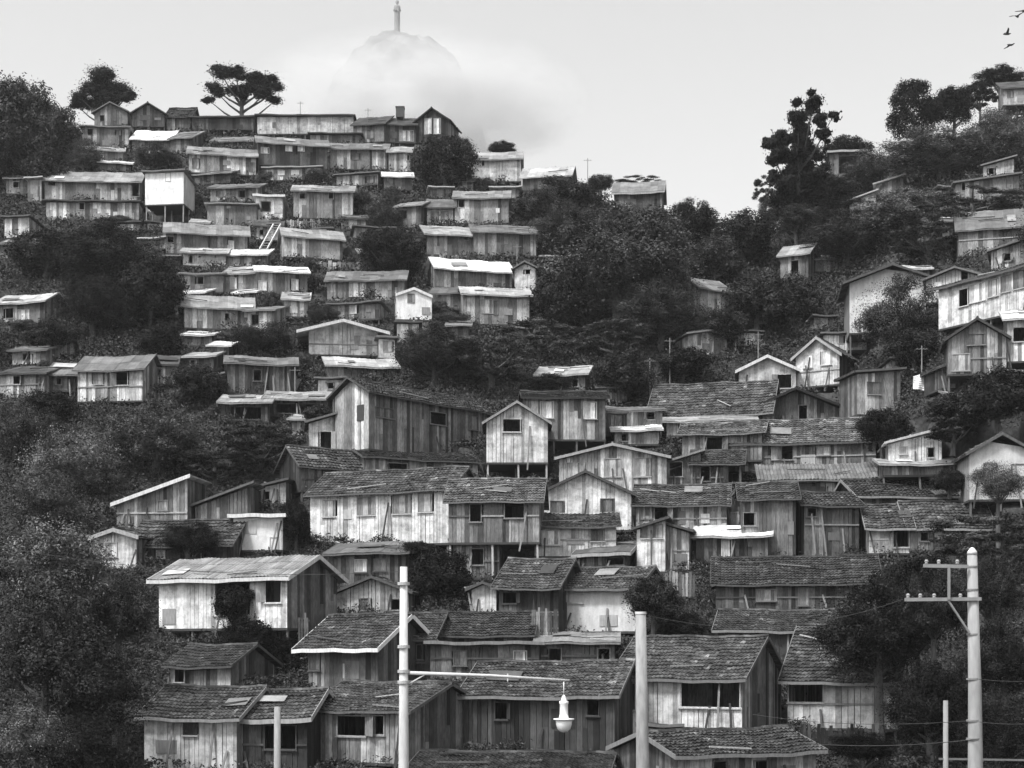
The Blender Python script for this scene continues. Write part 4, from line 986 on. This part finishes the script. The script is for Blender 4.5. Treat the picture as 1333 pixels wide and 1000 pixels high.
    t(656,668,16,12,'round',.05,'tiny bush between the grey two storey shack and the broad white gable',d=99)
    # right
    t(1150,560,40,30,'round',.022,'black bush left of the white curved-top hut',d=104)
    t(1246,534,46,24,'round',.055,'grey scrub below the hanging white sheet')
    t(1300,520,52,40,'round',.045,'dark crown at the right edge under the grey gabled shack')
    t(1240,560,36,30,'open',.06,'thin bare-branched tree over the white curved-top hut')
    t(1300,628,40,30,'fine',.12,'pale bush in front of the pale gabled house at the right edge',d=92)
    t(1236,628,26,18,'round',.04,'dark bush left of the pale gabled house at the right edge')
    t(1280,700,66,40,'spread',.1,'feathery tree behind the top of the right utility pole',d=78)
    t(1200,752,50,34,'round',.032,'dark crown left of the top of the right utility pole',d=75)
    t(1290,770,62,44,'fine',.04,'dark feathery tree beside the right utility pole',d=72)
    t(1145,820,92,80,'big',.034,'black leaning tree over the white walled house with balcony',d=71)
    t(1216,790,56,56,'big',.05,'dark crown between the leaning tree and the right utility pole',d=69)
    t(1304,860,62,66,'big',.04,'black tree right of the utility pole',d=66)
    t(1214,925,68,70,'big',.022,'black mass of a tree below the utility pole crossarms',d=68)
    t(1305,960,60,54,'fine',.018,'black tree in the bottom right corner',d=63)
    t(1120,975,60,24,'round',.012,'low black bush under the white walled house',d=66)
# ------------------------------------------------------------------ street furniture close to the camera
def px(u, v, d): return at(u, v, d)
def build_things():
    from mathutils import Vector as V
    # street lamp pole
    d = 40.; x, _, zt = px(525.5, 738, d)
    p = empty('street_lamp', (x, d, 0), 0, 'tall white street lamp pole with a long arm and a hanging globe lamp', 'street lamp')
    m = MB(); m.tube([(0, 0, -.2), (0, 0, 2.5), (0, 0, zt * .6), (0, 0, zt)], [.17, .155, .125, .095], 18); m.build('pole', 'painted_concrete', p, .54, True)
    for v in (760, 842, 874, 888):
        z = px(525, v, d)[2]; m = MB(); m.lathe([(.16, z - .04), (.16, z + .04)], 0, 0, 16); m.build('collar', 'painted_concrete', p, .4)
    a0 = V(px(530, 876, d)) - V((x, d, 0)); a1 = V(px(741, 886, d)) - V((x, d, 0))
    m = MB(); m.tube([a0, a0.lerp(a1, .5) + V((0, 0, .03)), a1], [.05, .04, .03], 10); am = m.build('arm', 'painted_concrete', p, .5, True)
    m = MB(); q = a0.lerp(a1, .62); m.bar(q - V((0, 0, .1)), q + V((0, 0, .1)), .03); m.bar(V((.0, 0, a0.z - .35)), a0.lerp(a1, .12), .03); m.build('bracket', 'painted_concrete', p, .6)
    lx, _, l0 = px(734, 905, d); lx -= x
    lo = MB(); z = lambda v: px(0, v, d)[2]
    lo.tube([(lx, 0, z(886)), (lx, 0, z(905))], .012, 6)
    lo.lathe([(.02, z(905)), (.05, z(907)), (.07, z(912)), (.12, z(913)), (.12, z(916)), (.105, z(917)), (.11, z(930)), (.13, z(935)), (.27, z(935.5)), (.27, z(937)), (.2, z(938))][::-1], lx, 0, 22)
    lo.build('lamp_housing', 'painted_concrete', p, .78, True)
    g = MB(); g.lathe([(.02, z(953.5)), (.1, z(952.5)), (.17, z(949)), (.205, z(943.5)), (.215, z(938))], lx, 0, 22); g.build('lamp_globe', 'glass', p, .7, True)
    # right utility pole
    d = 40.; x, _, zt = px(1265.5, 722, d)
    p = empty('utility_pole', (x + .1, d, 0), 0, 'thick white banded utility pole with crossarms at the right edge', 'utility pole')
    m = MB(); m.tube([(0, 0, -.2), (0, 0, 3), (-.03, 0, 7), (-.1, 0, zt)], [.24, .215, .17, .125], 18); m.build('pole', 'painted_concrete', p, .3, True)
    m = MB(); m.lathe([(.135, zt), (.12, zt + .08), (.05, zt + .17), (.01, zt + .19)], -.1, 0, 16); m.build('cap', 'painted_concrete', p, .6, True)
    for v in (738, 768, 781, 826, 884, 938, 962):
        m = MB(); z_ = px(0, v, d)[2]; r = .125 + (zt - z_) * .0125 + .012; m.lathe([(r, z_ - .025), (r, z_ + .025)], -.1 + (zt - z_) * .009, 0, 16); m.build('band', 'painted_concrete', p, .2)
    L = lambda u, v: V(px(u, v, d)) - V((x + .1, d, 0))
    for k, (a, b, th) in enumerate((((1200, 737), (1258, 738), .07), ((1176, 781), (1275, 780), .075))):
        m = MB(); m.bar(L(*a) + V((0, -.15, 0)), L(*b) + V((0, -.15, 0)), th, .09); m.build('crossarm', 'painted_concrete', p, .24)
    m = MB(); m.bar(L(1232, 738) + V((0, -.23, 0)), L(1232, 781) + V((0, -.23, 0)), .06); m.bar(L(1232, 783) + V((0, -.2, 0)), L(1260, 824) + V((0, -.12, 0)), .05); m.build('brace', 'painted_concrete', p, .24)
    for u, v in ((1204, 737), (1220, 737), (1244, 737), (1180, 781), (1196, 781), (1214, 781), (1248, 781)):
        q = L(u, v); m = MB(); m.lathe([(.02, q.z + .04), (.05, q.z + .06), (.035, q.z + .09), (.055, q.z + .11), (.03, q.z + .16)], q.x, q.y - .15, 8); m.build('insulator', 'painted_concrete', p, .3)
    # grey stub pole
    d = 38.; x, _, zt = px(834, 798, d)
    p = empty('wooden_pole', (x, d, 0), 0, 'thick plain grey pole without arms, front of the white fronted house', 'pole')
    m = MB(); m.tube([(0.1, 0, -.2), (.07, 0, 3), (.04, 0, 6), (0, 0, zt)], [.2, .185, .155, .13], 16); m.build('pole_shaft', 'plain_timber', p, .3, True)
    m = MB(); m.lathe([(.14, zt - .03), (.14, zt + .03)], 0, 0, 16); m.build('pole_cap', 'painted_concrete', p, .6)
    # thin grey pole low left
    d = 58.; x, _, zt = px(361, 920, d)
    p = empty('wooden_pole', (x, d, 0), 0, 'short grey post in front of the dark lean-to at lower left', 'pole')
    m = MB(); m.tube([(0, 0, -.2), (0, 0, zt)], [.15, .12], 12); m.build('pole_shaft', 'plain_timber', p, .28, True)
    m = MB(); m.bar((-.3, 0, zt - .25), (.3, 0, zt - .25), .05); m.build('crosspiece', 'plain_timber', p, .2)
    # short pipe pole left of the utility pole
    d = 50.; x, _, zt = px(1231, 912, d)
    p = empty('metal_post', (x, d, 0), 0, 'short bright post standing left of the banded utility pole', 'post')
    m = MB(); m.tube([(0, 0, -.2), (0, 0, zt)], [.1, .08], 12); m.build('post_shaft', 'painted_concrete', p, .24, True)
    m = MB(); m.bar((-.22, 0, zt - 1.9), (3.2, 0, zt - 1.95), .06); m.build('rail', 'painted_concrete', p, .14)
    # overhead wires
    def wire(pts, label, sag=.3, r=.012):
        P = [V(px(*q)) for q in pts]; m = MB(); path = []
        for a, b in zip(P, P[1:]):
            for i in range(13):
                t = i / 12; path.append(a.lerp(b, t) - V((0, 0, sag * 4 * t * (1 - t))))
        path = [q for i, q in enumerate(path) if i == 0 or (q - path[i - 1]).length > 1e-3]
        m.tube(path, r, 5); tag(m.build('power_line', 'wire', None), label, 'wire', 'overhead wires')
    wire([(1176, 780, 40), (836, 800, 38)], 'thin wire between the grey pole top and the lower crossarm', .5, .007)
    wire([(525, 744, 40), (-60, 700, 40)], 'thin wire leaving the lamp pole top to the left edge', .4, .007)
    wire([(1268, 938, 40), (980, 930, 52)], 'upper sagging wire low at the right, left of the banded pole', .2, .008)
    wire([(1275, 962, 39.5), (1000, 962, 50)], 'lower sagging wire low at the right, left of the banded pole', .2, .01)
    wire([(1272, 884, 39.5), (1400, 880, 40)], 'wire leaving the banded pole to the right edge, upper one', .1, .008)
    wire([(1275, 940, 39.5), (1400, 935, 40)], 'wire leaving the banded pole to the right edge, lower one', .1, .009)
    # white sheet hanging
    d = float(depth(1200, 512)) - .6
    m = MB(); n = 14; rw = []
    for j in range(9):
        row = []
        for i in range(n + 1):
            t = i / n; u = 1189 + 29 * t; top = 490 - 8 * t; bot = 510 - 2 * (1 - t) - 3 * abs(t - .5)
            q = V(px(u, top + (bot - top) * j / 8, d)); q.y += .1 * math.sin(t * 13 + j * .3) * (.3 + j / 8); row.append(tuple(q))
        rw.append(row)
    for j in range(8):
        for i in range(n): m.quad(rw[j][i], rw[j][i + 1], rw[j + 1][i + 1], rw[j + 1][i])
    c = m.build('hanging_sheet', 'painted_concrete', None, .85, True); tag(c, 'white sheet hung out to dry beside the raw plank hut at right', 'sheet')
    sm = c.modifiers.new('thickness', 'SOLIDIFY'); sm.thickness = .01
    # ladder stairs
    d0 = float(depth(345, 335)); A = V(px(334, 332, d0)); B = V(px(356, 292, d0 + 3.2))
    s = empty('hill_ladder', tuple(A), 0, 'steep pale wooden ladder stair climbing to the white cube hut', 'ladder')
    for off in (0, .75):
        m = MB(); m.bar(V((off, 0, 0)), B - A + V((off, 0, 0)), .12, .16); m.build('rail', 'plain_timber', s, .6)
    m = MB()
    for i in range(12):
        q = (B - A) * (i + .5) / 12; m.box(q.x + .05, q.x + .7, q.y - .1, q.y + .1, q.z - .02, q.z + .02)
    m.build('tread', 'plain_timber', s, .4)
    # water tank on the crest
    d = float(depth(520, 185)) + 1.6; x, y, z0 = px(521, 154, d); zt = px(0, 141, d)[2]
    s = empty('water_tank', (x, y, gz(x, y)), 0, 'small square water tank on thin legs above the black walled crest hut', 'water tank'); g = gz(x, y)
    m = MB(); w = .52; m.box(-w, w, -w, w, z0 - g, zt - g); m.build('tank', 'plain_timber', s, .08)
    m = MB(); m.box(-w - .06, w + .06, -w - .06, w + .06, zt - g, zt - g + .08); m.build('lid', 'plain_timber', s, .1)
    for sx in (-1, 1):
        for sy in (-1, 1):
            m = MB(); m.bar((sx * w * .85, sy * w * .85, -.3), (sx * w * .85, sy * w * .85, z0 - g), .09); m.build('leg', 'plain_timber', s, .1)
    # television masts
    for u, v0, v1, lab in ((765, 206, 246, 'thin tall aerial mast on the skyline right of the centre'), (723, 216, 236, 'short aerial mast on the skyline dark shack'),
                           (479, 141, 160, 'small crossed aerial above the grey crest hut'), (391, 132, 150, 'thin bare aerial above the long pale barrack'),
                           (987, 432, 470, 'thin aerial rising from the pale gabled hut at right'), (872, 440, 500, 'thin aerial in front of the trees left of the wide mossy roof'),
                           (846, 466, 520, 'thin aerial at the left end of the wide mossy roof'), (651, 800, 846, 'thin pole rising behind the banded roof barn'),
                           (384, 478, 512, 'thin pole right of the dark plank shack at left'), (1200, 450, 488, 'thin pole above the hanging white sheet'),
                           (673, 318, 345, 'thin pale pole between the two joined grey shacks and the small white gable')):
        d = float(depth(u, v1 + 14)) + 1; x, y, zt = px(u, v0, d); g = min(gz(x, y), px(u, v1, d)[2] - .5) - .2
        s = empty('aerial_mast', (x, y, g), 0, lab, 'aerial', 'thin masts and aerials')
        m = MB(); m.tube([(0, 0, 0), (0, 0, zt - g)], [.05, .035], 6); m.build('mast', 'plain_timber', s, .25)
        m = MB(); zz = zt - g - .25; m.bar((-.45, 0, zz), (.45, 0, zz), .03)
        for k in range(4): m.bar((-.35 + k * .22, -.25, zz + .02), (-.35 + k * .22, .25, zz + .02), .02)
        m.build('antenna', 'plain_timber', s, .25)
    # lamp bracket post on the grey wall at right
    # birds
    for k, (u, v, w) in enumerate(((1311, 45, .55), (1315, 59, .5), (1324, 22, .4), (1332, 15, .5))):
        d = 90.; q = px(u, v, d); m = MB()
        m.tube([(-.24, 0, 0), (-.1, 0, .01), (.08, 0, .02), (.17, 0, .05), (.24, 0, .05)], [.01, .05, .06, .035, .008], 8)
        a = (.35, -.1, .2, .05)[k]
        b = m.build('bird', 'dark', None, .05, True); b.location = q; b.rotation_euler = (0, 0, .4 * k)
        tag(b, ['dark bird flying at the upper right, third from the top', 'dark bird flying at the upper right, lowest of four', 'dark bird flying at the upper right, second from the top', 'dark bird at the right edge, topmost of four'][k], 'bird', 'birds in the sky')
        for sg in (-1, 1):
            m = MB(); t = [(-.09, 0, .03), (.08, 0, .03), (.06, sg * .22, .03 + a * .5), (-.06, sg * .25, .02 + a * .5), (-.05, sg * .46, a * .6), (-.1, sg * .44, a * .58)]
            f = lambda q, z: (q[0], q[1], q[2] + z)
            for i0, i1, i2, i3 in ((0, 1, 2, 3), (3, 2, 4, 5)):
                P = [t[i0], t[i1], t[i2], t[i3]]; m.prism([f(q, -.008) for q in P], [f(q, .008) for q in P])
            m.build('wing', 'dark', b, .05)
    # balcony of the near hut
    def fence(u0, u1, v0, v1, d, lab, n, tone=.3, lean=0.):
        A = V(px(u0, v1, d)); B = V(px(u1, v1, d)); H = px(u0, v0, d)[2] - A.z
        s = empty('plank_fence', tuple(A), 0, lab, 'fence', 'board strips between the upper shacks' if 'holding back' in lab else 'rough plank fences'); L = (B - A).length; rr = random.Random(n)
        m = MB()
        for i in range(n):
            x = L * (i + .1) / n; w = L / n * .78; hh = H * rr.uniform(.8, 1.1); y = rr.uniform(-.02, .02); dx = rr.uniform(-.04, .04)
            m.prism([(x, y, -.5), (x + w, y, -.5), (x + w, y + .025, -.5), (x, y + .025, -.5)], [(x + dx, y, hh), (x + w + dx, y, hh), (x + w + dx, y + .025, hh), (x + dx, y + .025, hh)])
        m.build('pickets', 'board', s, tone)
        m = MB(); m.box(-.05, L + .05, .03, .08, H * .7, H * .78); m.box(-.05, L + .05, .03, .08, H * .15, H * .22); m.build('rails', 'plain_timber', s, tone * .6)
    fence(691, 726, 792, 824, 82.4, 'dark slatted fence left of the cream shack with a square window', 11, .2)
    fence(402, 446, 948, 990, 74.2, 'broken pale fence in front of the balcony hut', 11, .62)
    fence(603, 634, 950, 982, 74.3, 'short dim plank fence at the left of the black barn', 9, .3)
    fence(1018, 1140, 946, 990, 69.5, 'black plank fence below the white walled house with balcony', 22, .05)
    fence(1165, 1240, 905, 935, 70.5, 'dark slatted fence under the trees left of the utility pole', 14, .12)
    fence(310, 400, 958, 1000, 73.2, 'dark low fence beside the short grey post', 18, .09)
    fence(388, 402, 800, 830, 82.9, 'narrow dark fence left of the bright eave board shack', 4, .1)
    fence(866, 905, 745, 765, 86.0, 'little plank fence under the narrow pale hut', 9, .25)
    for k, (u0, u1, v0, v1) in enumerate(((60,100,282,292),(130,178,288,298),(190,214,262,272),(246,300,232,242),(300,345,226,234),(372,420,286,296),(424,470,244,252),(470,520,232,242),(336,372,292,300),(395,470,340,350),
            (556,600,296,303),(600,660,290,297),(560,640,332,339),(690,712,306,318),(420,470,416,424),(240,300,430,438),(300,356,432,442),(370,400,360,380),(520,560,418,428),(566,602,376,392),(262,300,345,352),
            (105,160,192,202),(180,245,196,203),(336,400,206,214),(540,575,188,196),(590,640,236,246),(20,60,330,340),(0,40,424,434),(190,232,508,520),(430,500,262,270))):
        dd_ = float(depth((u0 + u1) / 2, v1)) - .1
        fence(u0, u1, v0, v1, dd_, 'low strip of weathered boards holding back the slope between upper shacks', 12 + k % 9, (.2, .34, .5, .12)[k % 4])
for h_ in HOUSES: place(h_)
for i_, h_ in enumerate(HOUSES): build_house(h_, i_)
build_trees(); build_things(); build_ground(); build_undergrowth(); build_mountain()
# ---- air
def haze_box(density):
    mt = bpy.data.materials.new('haze'); mt.use_nodes = True; nt = mt.node_tree; nt.nodes.clear()
    out = nt.nodes.new('ShaderNodeOutputMaterial'); vol = nt.nodes.new('ShaderNodeVolumePrincipled')
    vol.inputs['Color'].default_value = GREY(.95); vol.inputs['Density'].default_value = density; vol.inputs['Anisotropy'].default_value = 0
    nt.links.new(vol.outputs[0], out.inputs['Volume'])
    m = MB(); m.box(-4200, 4200, -4200, 4800, -640, 720); o = m.build('haze', mt); tag(o, 'thin pale air over the whole hillside', None, None, 'stuff')
haze_box(HAZE)
# ---- camera
cam = bpy.data.cameras.new('camera'); co = bpy.data.objects.new('camera', cam); COL.objects.link(co); SC.camera = co
co.location = (0, 0, ZC); co.rotation_euler = (math.radians(90), 0, 0)
cam.sensor_width = 36; cam.lens = F / 1333 * 36; cam.shift_y = (V0 - 500) / 1333; cam.clip_end = 12000; cam.clip_start = .5
# ---- light
w = bpy.data.worlds.new('World'); SC.world = w; w.use_nodes = True; nt = w.node_tree; bg = nt.nodes['Background']
sky = nt.nodes.new('ShaderNodeTexSky'); sky.sky_type = 'NISHITA'; sky.sun_disc = False
AZ, EL = math.radians(SUN_AZ), math.radians(SUN_EL)
sky.sun_elevation = EL; sky.sun_rotation = AZ; sky.air_density = 1.6; sky.dust_density = 4.0; sky.ozone_density = 1
bw = nt.nodes.new('ShaderNodeRGBToBW'); nt.links.new(sky.outputs[0], bw.inputs[0]); nt.links.new(bw.outputs[0], bg.inputs[0]); bg.inputs[1].default_value = SKY
sun = bpy.data.lights.new('sun', 'SUN'); sun.energy = SUN; sun.angle = math.radians(SUN_ANG); sun.color = (1, 1, 1)
so = bpy.data.objects.new('sun', sun); COL.objects.link(so)
from mathutils import Vector
dirv = Vector((math.sin(AZ) * math.cos(EL), math.cos(AZ) * math.cos(EL), math.sin(EL)))
so.rotation_euler = dirv.to_track_quat('Z', 'Y').to_euler()
SC.view_settings.view_transform = 'Standard'; SC.view_settings.look = 'None'; SC.view_settings.exposure = EXPO; SC.view_settings.gamma = 1
SC.cycles.use_denoising = True
SC.cycles.max_bounces = 8; SC.cycles.diffuse_bounces = 3; SC.cycles.volume_bounces = 6; SC.cycles.transparent_max_bounces = 8
SC.cycles.volume_step_rate = 1.0
